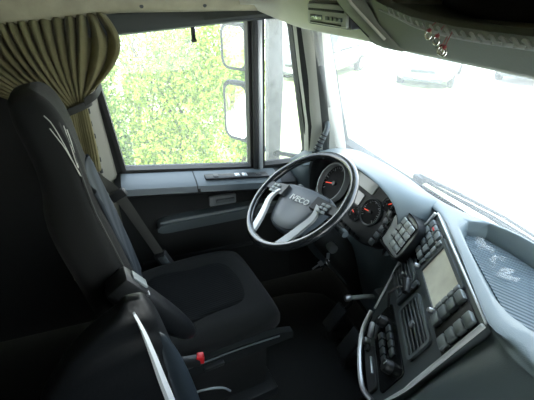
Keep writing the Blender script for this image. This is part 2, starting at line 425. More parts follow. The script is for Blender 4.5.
# ------------------------------------------------------------------ roller blind box above the door window
t = thing('roller_blind', 'dark roller sun blind box running along the top of the door window', 'blind', (-1.09, .2, 1.41))
b = MB(); rings = []
for y in (-.20, .0, .3, .63):
    z0 = 1.368 + (y + .0) * .075
    rings.append([V(x, y - .2, z - 1.41) for x, z in ((-.055, 1.452), (.012, 1.452), (.022, 1.435), (.028, z0 + .028), (.020, z0 + .012), (-.01, z0 + .004), (-.055, z0))])
b.loft(rings); bl = b.build('housing', M['blind'], t)
b = MB(); b.tube([(.018, y - .2, .005 + .03 * y - .01) for y in (-.2, .2, .62)], .006, 8); b.build('pull_bar', M['plastic'], t)
b = MB(); b.box((-.01, .06, -.036), (.012, .016, .06), .004); b.box((-.005, .06, -.064), (.02, .02, .012), .004); b.build('pull_tab', M['rubber'], t)

# ------------------------------------------------------------------ curtain and its tie
cu = MB()
NP = 18
def curt(u, v):
    # u 0 = front edge, 1 = rear edge; v 0 top .. 1 bottom
    zt = 1.452 - .055 * u
    ztie = 1.140
    if v < .55:
        k = v / .55
        kk = k ** 1.25
        topy = -.055 - .60 * u
        tiey = -.165 - .125 * u
        y = topy + (tiey - topy) * kk
        y += .085 * math.sin(PI * min(1, k * 1.05)) * max(0, 1 - u * 9) * (1 - .3 * k)
        y += -.03 * math.sin(PI * k) * u
        z = zt + (ztie - .035 * u + .02 - zt) * k
        amp = .026 * (1 - k) + .015 * k
    else:
        k = (v - .55) / .45
        y = -.165 - .125 * u + (-.02 + .0 * u) * k + (.5 - u) * .03 * math.sin(k * 1.6)
        z = ztie - .035 * u + .02 + (.86 - ztie) * k
        amp = .013 + .006 * k
    ph = 2 * PI * NP * u + .7 * math.sin(9 * u) + 1.1 * math.sin(3.1 * v + 14 * u)
    x = -1.063 + amp * math.sin(ph) * (1 + .25 * math.sin(17 * u)) + .012 * math.sin(PI * v)
    if v < .04: x += .004 * math.sin(60 * PI * u)
    if abs(v - .55) < .06: x = -1.052 + (x + 1.052) * (.75 + 4 * abs(v - .55))
    y += .006 * math.cos(ph)
    return V(x, y, z)
cu.grid(curt, 260, 46)
curtain = tag(solid_sheet(cu.build('curtain', M['curtain']), .002), 'olive pleated fabric curtain gathered beside the door window behind the driver seat', 'curtain')
tb = MB(); rings = []
for k in range(33):
    a = 2 * PI * k / 32
    c = V(-1.052 + .036 * math.cos(a), -.228 + .082 * math.sin(a), 1.130 + .026 * math.sin(a))
    n = V(math.cos(a), math.sin(a), 0)
    rings.append([c + V(0, 0, .013) , c + n * .003 + V(0, 0, .013), c + n * .003 - V(0, 0, .013), c - V(0, 0, .013)])
tb.loft(rings[:-1], True, False, loop=True)
tieo = thing('curtain_tie', 'dark fabric tie band pulled round the gathered olive curtain', 'curtain tie', (-1.052, -.205, 1.15))
o = tb.build('band', M['curtain_band'], tieo); o.location = (1.052, .205, -1.15)
tb = MB(); pts = [V(-1.02, -.165, 1.162), V(-1.035, -.125, 1.182), V(-1.09, -.105, 1.20)]
tb.loft([[p_ + V(0, 0, .014), p_ + V(.003, .001, .014), p_ + V(.003, .001, -.014), p_ - V(0, 0, .014)] for p_ in crom(pts, 6)])
o = tb.build('strap_end', M['curtain_band'], tieo); o.location = (1.052, .205, -1.15)
cr = MB(); cr.tube([(-1.066, -.75, 1.394), (-1.066, -.3, 1.432), (-1.066, .0, 1.458)], .006, 8)
tag(cr.build('curtain_rail', M['plastic']), 'thin black curtain rail under the cream trim over the door', 'rail')

# ------------------------------------------------------------------ dashboard
dash = thing('dashboard', 'grey moulded dashboard stretching below the windscreen around the wheel and console', 'dashboard', (0, 0, 0))
P1 = V(-.294, .845, .9); E1 = V(.878, -.478, 0).normalized(); tl_ = R(26); HN = V(-.478, -.878, 0).normalized()
ZV = (-(HN * math.sin(tl_)) + V(0, 0, math.cos(tl_))).normalized(); OUT = E1.cross(ZV).normalized()   # outward, towards the driver
if OUT.dot(HN) < 0: OUT = -OUT
YIN = -OUT
def F(u, w, o=0.0): return P1 + E1 * u + ZV * w + OUT * o
st = []
def S(*p): st.append([V(*q) for q in p])
def xs(x, *yz): S(*[(x, y, z) for y, z in yz])
xs(-1.14, (.90, .80), (.84, .83), (.74, .80), (.70, .775), (.685, .73), (.69, .60), (.72, .45), (.80, .25))
xs(-1.0, (.93, .82), (.85, .85), (.76, .83), (.715, .80), (.70, .74), (.70, .60), (.73, .45), (.80, .25))
xs(-.93, (.945, .83), (.90, .87), (.86, .88), (.83, .85), (.79, .78), (.74, .66), (.75, .48), (.82, .25))
xs(-.80, (.955, .84), (.91, .885), (.88, .90), (.865, .88), (.82, .79), (.745, .66), (.77, .48), (.84, .25))
xs(-.65, (.965, .84), (.92, .89), (.89, .905), (.87, .885), (.82, .79), (.745, .66), (.78, .48), (.85, .25))
xs(-.50, (.97, .845), (.93, .89), (.90, .905), (.88, .89), (.83, .79), (.75, .66), (.77, .48), (.84, .25))
xs(-.39, (.975, .845), (.935, .888), (.90, .905), (.875, .895), (.84, .80), (.78, .68), (.77, .50), (.82, .25))
S((-.31, .975, .848), (-.30, .945, .892), (-.285, .885, .903), F(.005, .004, -.008), F(.03, -.15, -.035), F(.06, -.29, -.035), F(.12, -.41, -.04), (-.25, .70, .25))
S((-.16, .985, .85), (-.14, .955, .918), (-.135, .79, .913), F(.16, .005, -.006), F(.17, -.15, -.03), F(.19, -.29, -.03), F(.24, -.42, -.03), (-.10, .62, .25))
S((0, .985, .85), (.02, .958, .925), (.025, .70, .915), F(.34, .005, -.006), F(.34, -.15, -.03), F(.34, -.29, -.03), F(.36, -.43, -.03), (.02, .56, .25))
S((.08, .985, .85), (.10, .958, .926), (.120, .65, .917), F(.452, .004, -.006), F(.45, -.15, -.02), F(.45, -.29, -.02), F(.45, -.42, -.03), (.08, .53, .25))
S((.15, .985, .85), (.155, .958, .926), (.175, .665, .922), (.178, .615, .905), F(.505, -.15, -.004), F(.50, -.29, -.004), F(.49, -.42, -.01), (.12, .53, .25))
S((.24, .985, .85), (.24, .958, .926), (.24, .655, .925), (.245, .605, .912), (.245, .568, .82), (.215, .555, .68), (.20, .56, .52), (.20, .62, .25))
xs(.40, (.97, .85), (.957, .925), (.66, .925), (.605, .912), (.57, .83), (.575, .70), (.59, .52), (.66, .25))
xs(.80, (.965, .845), (.952, .92), (.66, .92), (.61, .905), (.58, .83), (.585, .70), (.60, .52), (.66, .25))
xs(1.14, (.90, .83), (.88, .89), (.67, .91), (.62, .90), (.59, .82), (.59, .70), (.61, .52), (.67, .25))
# interpolate along the sections then across the stations
st = [s_[:4] + [s_[3] + (s_[4] - s_[3]) * .18 + (YIN * .012 if 7 <= i_ <= 10 else V(0, 0, 0))] + s_[4:] for i_, s_ in enumerate(st)]
secs = [crom(s_, 5) for s_ in st]
cols = list(zip(*secs)); cols = [crom(c, 4) for c in cols]
rings = []
for i in range(len(cols[0])):
    r_ = [c[i] for c in cols]; r_ = r_ + [V(r_[-1].x, .985, .25), V(r_[0].x, .985, r_[0].z - .02)]
    rings.append(r_)
d = MB(); d.loft(rings); body = d.build('body', M['pad'], dash, angle=40)
# recess for the tray on the passenger side
tray_poly = [(-.215, .895), (-.195, .868), (-.02, .768), (.06, .728), (.11, .722), (.20, .728), (.95, .728), (.95, .94), (-.10, .94), (-.18, .93)]
tray_off = [(-.01, -.005), (-.018, -.032), (-.018, -.033), (-.012, -.040), (.0, -.05), (.01, -.05), (0, -.05), (0, .008), (0, .008), (-.005, .004)]
c = MB(); c.loft([[V(x, y, .864) for x, y in tray_poly], [V(x + a, y + b, .925) for (x, y), (a, b) in zip(tray_poly, tray_off)], [V(x + a, y + b, 1.1) for (x, y), (a, b) in zip(tray_poly, tray_off)]]); cut = c.build('cutter', M['pad'])
md = body.modifiers.new('b', 'BOOLEAN'); md.operation = 'DIFFERENCE'; md.object = cut; md.solver = 'EXACT'
bake(body); bpy.data.objects.remove(cut)
mb = MB(); ctr = V(.35, .80, 0)
tp = [(x + (.006 if x < .3 else -.006), y + (.006 if y < .83 else -.006)) for x, y in tray_poly]
mb.loft([[V(x, y, .862) for x, y in tp], [V(x, y, .868) for x, y in tp]]); mb.build('tray_mat', M['tray'], dash, smooth=False, label='blue-grey ribbed mat in the dashboard tray')
# seam between the top pad and the passenger side face
# binnacle hood
lip = crom([(-.945, .715, .66), (-.945, .705, .76), (-.905, .695, .865), (-.81, .69, .935), (-.68, .695, .965), (-.55, .71, .965), (-.445, .735, .938), (-.385, .76, .88), (-.365, .765, .80), (-.385, .745, .70)], 5)
out_ = crom([(-1.00, .80, .66), (-1.02, .80, .78), (-.98, .84, .865), (-.86, .885, .903), (-.69, .905, .912), (-.54, .91, .912), (-.42, .905, .907), (-.34, .89, .895), (-.315, .86, .80), (-.33, .83, .70)], 5)
inn = crom([(-.905, .76, .66), (-.895, .79, .76), (-.87, .815, .84), (-.79, .83, .885), (-.67, .835, .90), (-.55, .84, .905), (-.46, .84, .89), (-.42, .835, .85), (-.405, .82, .79), (-.415, .77, .70)], 5)
rings = []
for a_, b_, c_ in zip(out_, lip, inn):
    m1 = (a_ + b_) / 2 + V(0, 0, .012); dirn = (c_ - b_).normalized()
    p = crom([a_, m1, b_ + (a_ - b_).normalized() * .018 + V(0, 0, .006), b_], 4)
    q = [b_ + dirn * .006 + (a_ - b_).normalized() * -.004, b_ + (c_ - b_) * .35, c_, c_ + (a_ - c_) * .4 - V(0, 0, .02)]
    rings.append(p + q)
h = MB(); h.loft(rings); h.build('instrument_hood', M['pad'], dash, angle=50)
# inner lining of the hood
h = MB(); h.loft([[b_ + (c_ - b_) * .12 - (a_ - b_).normalized() * .006, b_ + (c_ - b_) * .5 - (a_ - b_).normalized() * .006, c_ - (a_ - b_).normalized() * .006] for a_, b_, c_ in zip(out_, lip, inn)], False, False)
solid_sheet(h.build('hood_lining', M['plastic'], dash), .003)

# narrow switch pod between the cluster and the console, turned towards the driver
sp_n = V(-.22, -.86, .46).normalized(); sp_x = V(0, 0, 1).cross(-sp_n); sp_x = V(-sp_n.y * -1 * -1, sp_n.x * 1, 0) if False else (-sp_n).cross(V(0, 0, 1)).normalized()
sp_z = sp_x.cross(-sp_n).normalized(); 
if sp_z.z < 0: sp_z = -sp_z; 
pod = thing('switch_pod', 'narrow switch panel between the instrument cluster and the centre console', 'switch panel', mtx=axes((-.353, .772, .824), sp_x, -sp_n, sp_z))
# local frame: x right, y into the dash, z up
pp = [(-.072, .036), (-.03, .052), (.03, .055), (.066, .042), (.076, .0), (.074, -.058), (.055, -.078), (.0, -.082), (-.05, -.082), (-.072, -.055)]
pp2 = [(p_.x, p_.y) for p_ in crom([V(x, z, 0) for x, z in pp], 4, loop=True)]
plate(MB(), pp2, -.004, .03, .004).build('face', M['podface'], pod)
big = [(x * 1.07 + .0, z * 1.07) for x, z in pp2]
frame(MB(), big, pp2, -.007, .10).build('surround', M['cluster'], pod)
for i in range(3):
    for j in range(4):
        MB().box((-.008 + .0275 * i, -.008, .028 - .026 * j), (.0235, .012, .0215), .002).build('switch', M['podface'], pod)
wl = MB(); wl.box((.0195, -.0045, -.011), (.084, .006, .108), .003); wl.build('switch_well', M['gloss'], pod)

# ------------------------------------------------------------------ centre console fascia with navigation unit, vents and switches
CM = axes(P1, E1, YIN, ZV)
con = thing('centre_console', 'charcoal centre console fascia of vents and controls angled towards the driver', 'console', mtx=CM)
outline = [(-.004, .004), (.455, .004), (.462, -.06), (.458, -.20), (.450, -.33), (.43, -.405), (.36, -.432), (.25, -.435), (.165, -.41), (.115, -.36), (.07, -.27), (.022, -.18), (.004, -.09)]
ol = [(p_.x, p_.y) for p_ in crom([V(x, z, 0) for x, z in outline], 5, loop=True)]
ol = [(max(-.006, min(.463, x)), min(.006, z)) for x, z in ol]
plate(MB(), ol, -.002, .06, .003).build('panel', M['fascia'], con)
# silver edge on the right flank and on the left shoulder
e_ = MB(); e_.tube([(.459 - .004 * (k / 12) - .0045 * max(0, k - 9), -.006, -.002 - .36 * k / 12) for k in range(13)], [.006] * 3 + [.0055] * 6 + [.004] * 4, 8); e_.build('edge_trim', M['bevel'], con)
e_ = MB(); e_.tube(crom([(-.004, -.008, .0), (.003, -.008, -.09), (.022, -.008, -.18), (.07, -.008, -.27), (.112, -.008, -.35)], 4), [.0055] * 9 + [.004] * 8, 8); e_.build('edge_trim', M['bevel'], con)
e_ = MB(); e_.tube(crom([(.115, -.012, -.362), (.165, -.018, -.410), (.25, -.02, -.433), (.36, -.02, -.43), (.42, -.012, -.40)], 5), .008, 8); e_.build('kick_rail', M['steel'], con)
e_ = MB(); e_.tube([(-.002 + .459 * k / 12, -.004, .0045) for k in range(13)], .0028, 8); e_.build('edge_trim', M['bevel'], con)
# upper row of small switches left of the screen
b = MB(); b.box((.062, -.003, -.068), (.104, .006, .118), .002); bank = b.build('switch_bank', M['gloss'], con)
for j in range(4):
    for i in range(3):
        MB().box((.029 + .033 * i, -.008, -.024 - .027 * j), (.029, .010, .022), .003).build('switch', M['button_pale' if (i + j) % 3 else 'blank'], bank)
MB().box((.029 + .033, -.0145, -.024), (.018, .002, .005), .0006).build('switch_mark', M['red'], bank)
# lower bank of blank rocker switches right of the screen
b = MB(); b.box((.391, -.003, -.072), (.116, .006, .122), .002); bank2 = b.build('switch_bank', M['cluster'], con)
for (i, j) in ((0, 0), (1, 0), (0, 1), (1, 1), ):
    pass
for j in range(2):
    for i in range(2):
        for k in range(2):
            MB().box((.354 + .072 * i, -.010, -.026 - .058 * j - .029 * k), (.034, .016, .0265), .004).build('rocker_switch', M['blank'], bank2)
# vents
def vent(cx, cz, w, h):
    t_ = frame(MB(), rrect(w, h, .016, 5, cx, cz), rrect(w - .018, h - .018, .010, 5, cx, cz), -.010, .03).build('air_vent', M['blank'], con)
    k_ = MB(); plate(k_, rrect(w - .016, h - .016, .009, 5, cx, cz), .012, .025); k_.build('vent_back', M['rubber'], t_)
    for k in range(5):
        MB().box((cx, -.003, cz + (k - 2) * (h - .024) / 5), (w - .020, .016, .004), .0015, Euler((R(-25), 0, 0))).build('slat', M['button'], t_)
    MB().box((cx, -.013, cz), (.014, .010, .020), .003).build('vent_tab', M['button_pale'], t_)
    return t_
vent(.103, -.192, .130, .094); vent(.305, -.196, .180, .094)
MB().box((.185, -.007, -.19), (.022, .012, .10), .004).build('vent_divider', M['fascia'], con)
ck = MB(); ck.tube([(.197, -.012, -.160), (.192, -.05, -.18), (.200, -.06, -.21), (.205, -.035, -.25)], .004, 8)
ph = thing('phone_clip', 'black clip holder with bent arm stuck between the two console vents', 'holder', mtx=CM)
ck.build('clip_arm', M['plastic'], ph)
MB().box((.192, -.030, -.165), (.050, .020, .022), .006, Euler((0, R(25), 0))).build('clip_jaw', M['plastic'], ph)
# lower row: climate controls
b = MB(); plate(b, rrect(.26, .105, .014, 4, .285, -.318), -.006, .02, .002); cl = b.build('climate_panel', M['gloss'], con)
for x in (.20, .365):
    kb = MB(); kb.lathe([(.0, -.028), (.014, -.028), (.017, -.024), (.019, -.006), (.021, 0)], (x, 0, -.315), 20, 'Y'); k1 = kb.build('rotary_knob', M['plastic'], cl)
    MB().box((x, -.029, -.305), (.003, .002, .014), .0008).build('pointer', M['white'], k1)
for k in range(4): MB().box((.243 + .028 * k, -.009, -.297), (.023, .008, .018), .002).build('button', M['button'], cl)
for k in range(4): MB().box((.243 + .028 * k, -.009, -.335), (.023, .008, .018), .002).build('button', M['button'], cl)
MB().box((.19, -.014, -.372), (.05, .014, .014), .004, Euler((0, R(28), 0))).build('slider', M['silver'], con)
b = MB(); plate(b, rrect(.15, .040, .010, 4, .315, -.398), -.010, .02, .003); ast = b.build('ashtray', M['plastic'], con)
MB().box((.315, -.014, -.385), (.06, .008, .006), .002).build('pull_lip', M['steel'], ast)
kb = MB(); kb.lathe([(0, -.022), (.010, -.022), (.012, -.018), (.012, 0)], (.212, 0, -.405), 16, 'Y'); kb.build('power_socket', M['steel'], con)
kb = MB(); kb.lathe([(0, -.020), (.010, -.020), (.011, -.016), (.011, 0)], (.245, 0, -.398), 16, 'Y'); kb.build('lighter_socket', M['plastic'], con)

# navigation radio
nav = thing('navigation_radio', 'navigation radio with large pale screen and soft keys in the centre console', 'radio', mtx=CM)
frame(MB(), rrect(.212, .118, .006, 3, .229, -.066), rrect(.158, .098, .003, 3, .239, -.066), -.011, .03).build('bezel', M['fascia'], nav)
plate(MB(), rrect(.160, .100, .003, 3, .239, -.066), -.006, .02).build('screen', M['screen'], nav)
for k in range(4): MB().box((.137, -.013, -.026 - .0245 * k), (.016, .007, .020), .002).build('soft_key', M['button_pale' if k < 3 else 'button'], nav)
for k in range(4): MB().box((.327, -.013, -.024 - .022 * k), (.013, .007, .019), .002).build('soft_key', M['button_pale'], nav)
for (x, z) in ((.326, -.116), (.136, -.121)):
    kb = MB(); kb.lathe([(0, -.026), (.006, -.026), (.0075, -.023), (.0085, 0)], (x, 0, z), 14, 'Y'); kb.build('volume_knob', M['steel'], nav)

# hand brake valve on the console's left flank
hb = thing('handbrake_lever', 'short dark handbrake lever with pale tip below the left of the console', 'lever', (-.335, .730, .560))
MB().box((0, 0, 0), (.05, .06, .055), .010).build('valve_block', M['button'], hb)
b = MB(); b.tube([(-.01, -.02, 0), (-.03, -.055, -.008), (-.045, -.10, -.012)], [.010, .009, .008], 10); b.build('lever', M['button_pale'], hb)
b = MB(); b.lathe([(0, -.014), (.010, -.012), (.013, 0), (.010, .012), (0, .014)], (-.048, -.112, -.013), 12, 'Y'); b.build('knob', M['steel'], hb)
b = MB(); b.box((.01, .035, 0), (.05, .06, .045), .008); b.build('mounting', M['plastic'], hb)

# ------------------------------------------------------------------ instrument cluster
b30 = R(30)
ICM = axes((-.644, .75, .767), (1, 0, 0), (0, math.cos(b30), -math.sin(b30)), (0, math.sin(b30), math.cos(b30)))
ic = thing('instrument_cluster', 'instrument cluster with round dials behind the steering wheel', 'instrument cluster', mtx=ICM)
icp = crom([(-.245, -.075, 0), (-.255, .02, 0), (-.235, .10, 0), (-.15, .145, 0), (0, .155, 0), (.13, .145, 0), (.20, .11, 0), (.232, .05, 0), (.228, -.02, 0), (.20, -.065, 0), (.10, -.088, 0), (-.1, -.09, 0)], 4, loop=True)
plate(MB(), [(p_.x, p_.y) for p_ in icp], 0, .05, .004).build('face_plate', M['cluster'], ic)
def dial(cx, cz, r, needle, ring=True, deep=.0):
    g = MB(); g.lathe([(0, -.002), (r * .9, -.002), (r * .9, .001), (0, .001)], (cx, -.002, cz), 36, 'Y'); do = g.build('dial', M['dial'], ic)
    if ring:
        g = MB(); g.lathe([(r * .9, 0), (r * .93, -.006 - deep), (r * .985, -.007 - deep), (r, -.004), (r, 0)], (cx, -.002, cz), 40, 'Y'); g.build('dial_ring', M['button_pale' if deep else 'button'], do)
    g = MB()
    for k in range(25):
        a = R(-40 + 260 * k / 24); ca, sa = math.cos(a), math.sin(a); l = .16 if k % 4 == 0 else .09
        g.box((cx + r * (.84 - l / 2) * ca, -.0048, cz + r * (.84 - l / 2) * sa), (r * l, .001, .0022 if k % 4 == 0 else .0012), 0, Euler((0, -a, 0)))
    g.build('scale', M['dialmark'], do, smooth=False)
    a = R(needle); g = MB(); g.box((cx + r * .32 * math.cos(a), -.006, cz + r * .32 * math.sin(a)), (r * .72, .0015, .0035), .0005, Euler((0, -a, 0)))
    g.build('needle', M['redlit'], do)
    g = MB(); g.lathe([(0, -.010), (r * .10, -.010), (r * .12, -.006), (r * .12, 0)], (cx, -.002, cz), 16, 'Y'); g.build('dial_cap', M['plastic'], do)
dial(-.150, .025, .088, 200, True, .02)
dial(.120, .035, .052, 190, True)
dial(.052, -.012, .030, 160, True)
dial(.172, .095, .026, 40, True)
dial(-.030, -.040, .024, 100, True)
plate(MB(), rrect(.150, .044, .006, 3, .005, .108), -.004, .005, .001).build('display', M['lcd'], ic)
plate(MB(), rrect(.085, .050, .006, 3, .003, .045), -.004, .005, .001).build('trip_display', M['lens'], ic)
for k in range(5): MB().box((.203 + .004 * (2 - abs(k - 2)), -.004, .075 - .030 * k), (.022, .008, .022), .002).build('button', M['button'], ic)
for k in range(7): MB().box((-.06 + .032 * k, -.003, -.072), (.022, .005, .010), .001).build('tell_tale', M['dial'], ic)

# ------------------------------------------------------------------ steering column and wheel
WT = R(34)
SC0 = V(-.61, .511, .858)
ax = V(0, math.sin(WT), -math.cos(WT))     # pointing down the column
c = MB(); rings = []
for tt, rx, ry in ((.03, .045, .045), (.05, .062, .058), (.12, .070, .066), (.20, .065, .062), (.32, .06, .06), (.50, .055, .055), (.60, .07, .07)):
    cen = SC0 + ax * tt; yv = V(0, math.cos(WT), math.sin(WT))
    rings.append([cen + V(1, 0, 0) * rx * math.cos(2 * PI * k / 20) + yv * ry * math.sin(2 * PI * k / 20) for k in range(20)])
c.loft(rings); c.build('column_shroud', M['plastic_dull'], dash)
for sx, mm in ((-1, 'plastic'), (1, 'plastic')):
    b = MB(); p0 = SC0 + ax * .085
    b.tube([p0 + V(sx * .05, .02, .0), p0 + V(sx * .10, .035, .008), p0 + V(sx * .165, .04, .012)], [.009, .0085, .011], 10); so = b.build('stalk', M[mm], dash)
    b = MB(); b.lathe([(0, -.012), (.012, -.012), (.0135, 0), (.012, .012), (0, .012)], p0 + V(sx * .178, .041, .013), 14, 'X'); b.build('stalk_end', M['button'], so)
ig = MB(); ig.lathe([(0, -.012), (.016, -.012), (.018, 0), (.018, .02)], SC0 + ax * .23 + V(.073, -.02, 0), 14, 'X'); ig.build('ignition_lock', M['steel'], dash)

SWM = Matrix.Translation((-.61, .511, .858)) @ Matrix.Rotation(WT, 4, 'X') @ Matrix.Rotation(R(16), 4, 'Z')
sw = thing('steering_wheel', 'large black steering wheel with pale lower spokes in front of the driver seat', 'steering wheel', mtx=SWM)
RIM = .2125
pts = []; 
g = MB(); rings = []
for k in range(96):
    a = 2 * PI * k / 96
    # thumb swells at ten and two
    sw_ = 1 + .18 * sum(math.exp(-((a - c0 + PI) % (2 * PI) - PI) ** 2 / .02) for c0 in (R(14), R(166)))
    ring = []
    for j in range(14):
        b_ = 2 * PI * j / 14; rr = .0150 * sw_
        rad = RIM + rr * math.cos(b_) * 1.05
        ring.append(V(rad * math.cos(a), rad * math.sin(a), rr * math.sin(b_) * .95))
    rings.append(ring)
g.loft(rings, True, False, loop=True); g.build('rim', M['wheel'], sw)
g = MB()
for a0, a1 in ((R(200), R(340)),):
    pass
# chrome-look inlay on the upper rim edge
g = MB()
hubp = crom([(-.122, .030, 0), (-.112, .044, 0), (-.05, .052, 0), (0, .053, 0), (.05, .052, 0), (.112, .044, 0), (.122, .030, 0), (.116, -.005, 0), (.098, -.055, 0), (.072, -.100, 0), (.03, -.118, 0), (-.03, -.118, 0), (-.072, -.100, 0), (-.098, -.055, 0), (-.116, -.005, 0)], 4, loop=True)
rings = []
for sc, z in ((1.0, -.060), (1.09, -.048), (1.10, -.028), (1.075, -.016), (1.0, -.010), (.78, -.006), (.45, -.004), (.12, -.0035)):
    rings.append([V(p_.x * sc, p_.y * sc, z - .010 * (p_.y / .1 if p_.y < 0 else 0) * (-1) * .6) for p_ in hubp])
g.loft(rings); hub = g.build('hub', M['hub'], sw, angle=40)
g = MB(); g.tube([V(p_.x * 1.025, p_.y * 1.025, -.0115 + .006 * min(0, p_.y / .1)) for p_ in hubp], .0012, 5, False, True); g.build('hub_seam', M['rubber'], hub)
# lettering
tc_ = bpy.data.curves.new('lettering', 'FONT'); tc_.body = 'IVECO'; tc_.size = .031; tc_.extrude = .0012; tc_.align_x = 'CENTER'; tc_.align_y = 'CENTER'; tc_.offset = .0007; tc_.space_character = 1.08
to = bpy.data.objects.new('lettering', tc_); COL.objects.link(to); bpy.context.view_layer.update()
me = bpy.data.meshes.new_from_object(to.evaluated_get(bpy.context.evaluated_depsgraph_get())); bpy.data.objects.remove(to)
me.materials.append(M['white'])
lo = bpy.data.objects.new('lettering', me); COL.objects.link(lo); lo.parent = hub; lo.location = (.004, -.004, -.0036); lo.scale = (1.12, 1, 1)
# spokes
for sx in (-1, 1):
    g = MB()
    rings = []
    for tt, x, y, w, z, th in ((0, .085, .005, .050, .0, .020), (.3, .125, .006, .044, -.003, .018), (.7, .165, .006, .034, -.004, .016), (1, .205, .004, .030, 0, .014)):
        rings.append([V(sx * x, y + w * .5, z + th / 2), V(sx * x, y + w * .5, z - th / 2), V(sx * x, y - w * .5, z - th / 2), V(sx * x, y - w * .5, z + th / 2)])
    g.loft(rings); spk = g.build('side_spoke', M['plastic'], sw)
    for k in range(2):
        for j in range(3):
            MB().box((sx * (.134 + .021 * k), -.012 + .014 * j - .006, .009), (.017, .011, .006), .002).build('wheel_button', M['button_pale'], spk)
    g = MB(); rings = []
    for x, y, w, z in ((.118, .000, .020, .006), (.132, -.045, .022, .004), (.115, -.095, .028, -.001), (.097, -.145, .031, -.003), (.080, -.195, .032, -.001)):
        rings.append([V(sx * (x - w / 2), y, z + .006), V(sx * (x + w / 2), y - .004, z + .004), V(sx * (x + w / 2), y - .004, z - .006), V(sx * (x - w / 2), y, z - .006)])
    rings = [crom([r_[j] for r_ in rings], 4) for j in range(4)]; rings = [list(r_) for r_ in zip(*rings)]
    g.loft(rings); g.build('lower_spoke', M['silver'], sw, label='pale silver lower spoke')
# back plate behind the lower spokes
g = MB(); g.lathe([(0, -.05), (.055, -.05), (.06, -.03), (.058, -.02), (0, -.02)], (0, -.01, 0), 20); g.build('boss', M['plastic'], sw)

# keys hanging below the ignition
kr = thing('key_ring', 'bunch of keys hanging from the ignition below the steering wheel', 'keys', (-.52, .60, .63))
g = MB(); g.tube([(.014 * math.cos(a * PI / 8), 0, -.014 + .014 * math.sin(a * PI / 8)) for a in range(16)], .0012, 6, False, True); g.build('ring', M['steel'], kr)
for k, (ry, rx) in enumerate(((18, 5), (38, -12))):
    rot = Euler((R(rx), R(ry), R(30)))
    g = MB(); g.box(rot.to_matrix() @ V(0, 0, -.04), (.020, .003, .020), .002, rot); g.box(rot.to_matrix() @ V(0, 0, -.068), (.007, .0022, .040), .0008, rot); ko = g.build('key', M['chrome' if k == 0 else 'steel'], kr)
# link to the lock
g = MB(); g.box((0, .0, .012), (.006, .012, .026), .002); g.build('ignition_key', M['steel'], kr)

# pedals
for (x, nm, lab, y) in ((-.50, 'accelerator_pedal', 'dark accelerator pedal on the right of the footwell', .74), (-.66, 'brake_pedal', 'dark brake pedal in the middle of the footwell', .75)):
    t = thing(nm, lab, 'pedal', (x, y, .0))
    MB().box((0, 0, .14), (.075, .016, .14), .006, Euler((R(-35), 0, 0))).build('pad', M['rubber'], t)
    g = MB(); g.tube([(0, .012, .14), (0, .08, .20), (0, .11, .34)], .010, 8); g.build('arm', M['plastic'], t)
    MB().box((0, .02, .035), (.05, .10, .07), .008).build('bracket', M['plastic'], t)
mt = MB(); mp_ = [(p_.x, p_.y) for p_ in crom([V(-.95, .30, 0), V(-.95, .84, 0), V(-.40, .86, 0), V(-.33, .75, 0), V(-.34, .40, 0), V(-.40, .28, 0)], 5, loop=True)]
mt.loft([[V(x, y, .001) for x, y in mp_], [V(x, y, .010) for x, y in mp_], [V(-.64 + (x + .64) * .975, .57 + (y - .57) * .97, .013) for x, y in mp_]]); tag(mt.build('floor_mat', M['mat']), 'black rubber mat on the floor of the driver footwell', 'mat')

# ------------------------------------------------------------------ driver's seat
seat = thing('driver_seat', 'tall black cloth driver seat with grey quilted back panel facing the steering wheel', 'seat', (-.63, -.015, 0)); seat.rotation_euler = (0, 0, R(7))
def sgnpow(c, e): return math.copysign(abs(c) ** e, c)
def padded(cx, y0, y1, w0, w1, zb, zt, n=3.2, ins=0.0):
    pass
# cushion: sections along y
def cush_sec(y, hw, zt, zb, crown, N=40):
    out = []
    for k in range(N):
        a = 2 * PI * k / N; x = hw * sgnpow(math.cos(a), .55); zz = sgnpow(math.sin(a), .55)
        h_ = (zt - zb) / 2; z = (zt + zb) / 2 + h_ * zz
        if zz > 0:
            f_ = max(0, 1 - (x / (hw * .78)) ** 2); z -= crown * f_ ** .6
        out.append(V(x, y, z))
    return out
g = MB(); rings = []
for y, hw, zt, zb, cr_ in ((-.10, .14, .45, .40, 0), (-.085, .215, .49, .385, 0), (-.04, .238, .515, .375, .015), (.06, .244, .522, .37, .026), (.18, .245, .523, .37, .026), (.27, .242, .52, .37, .018), (.33, .232, .513, .375, .008), (.37, .218, .496, .385, 0), (.392, .195, .465, .395, 0), (.404, .14, .44, .405, 0)):
    rings.append(cush_sec(y, hw, zt, zb, cr_))
g.loft([list(r_) for r_ in zip(*[crom(c_, 3) for c_ in zip(*rings)])]); g.build('seat_cushion', M['seat'], seat, angle=60)
def cush_top(x, y):
    hw = .244; f_ = max(0, 1 - (x / (hw * .78)) ** 2) ** .6
    cr_ = .026 if y < .2 else .026 - (y - .2) * .14
    return .522 - max(0, y - .2) * .06 - cr_ * f_
ins_ = crom([(-.135, -.03, 0), (-.135, .16, 0), (-.125, .27, 0), (-.05, .305, 0), (.05, .305, 0), (.125, .27, 0), (.135, .16, 0), (.135, -.03, 0)], 5, loop=True)
g = MB()
def insert_pt(p_, sc):
    x, y = p_.x * sc, .14 + (p_.y - .14) * sc
    return V(x, y, cush_top(x, y) + (.004 if sc < .97 else -.002))
rings = [[insert_pt(p_, sc) for p_ in ins_] for sc in (1, .96, .8, .6, .4, .2, .05)]
g.loft(rings, True, True); g.build('cushion_insert', M['seat_insert'], seat, angle=60)
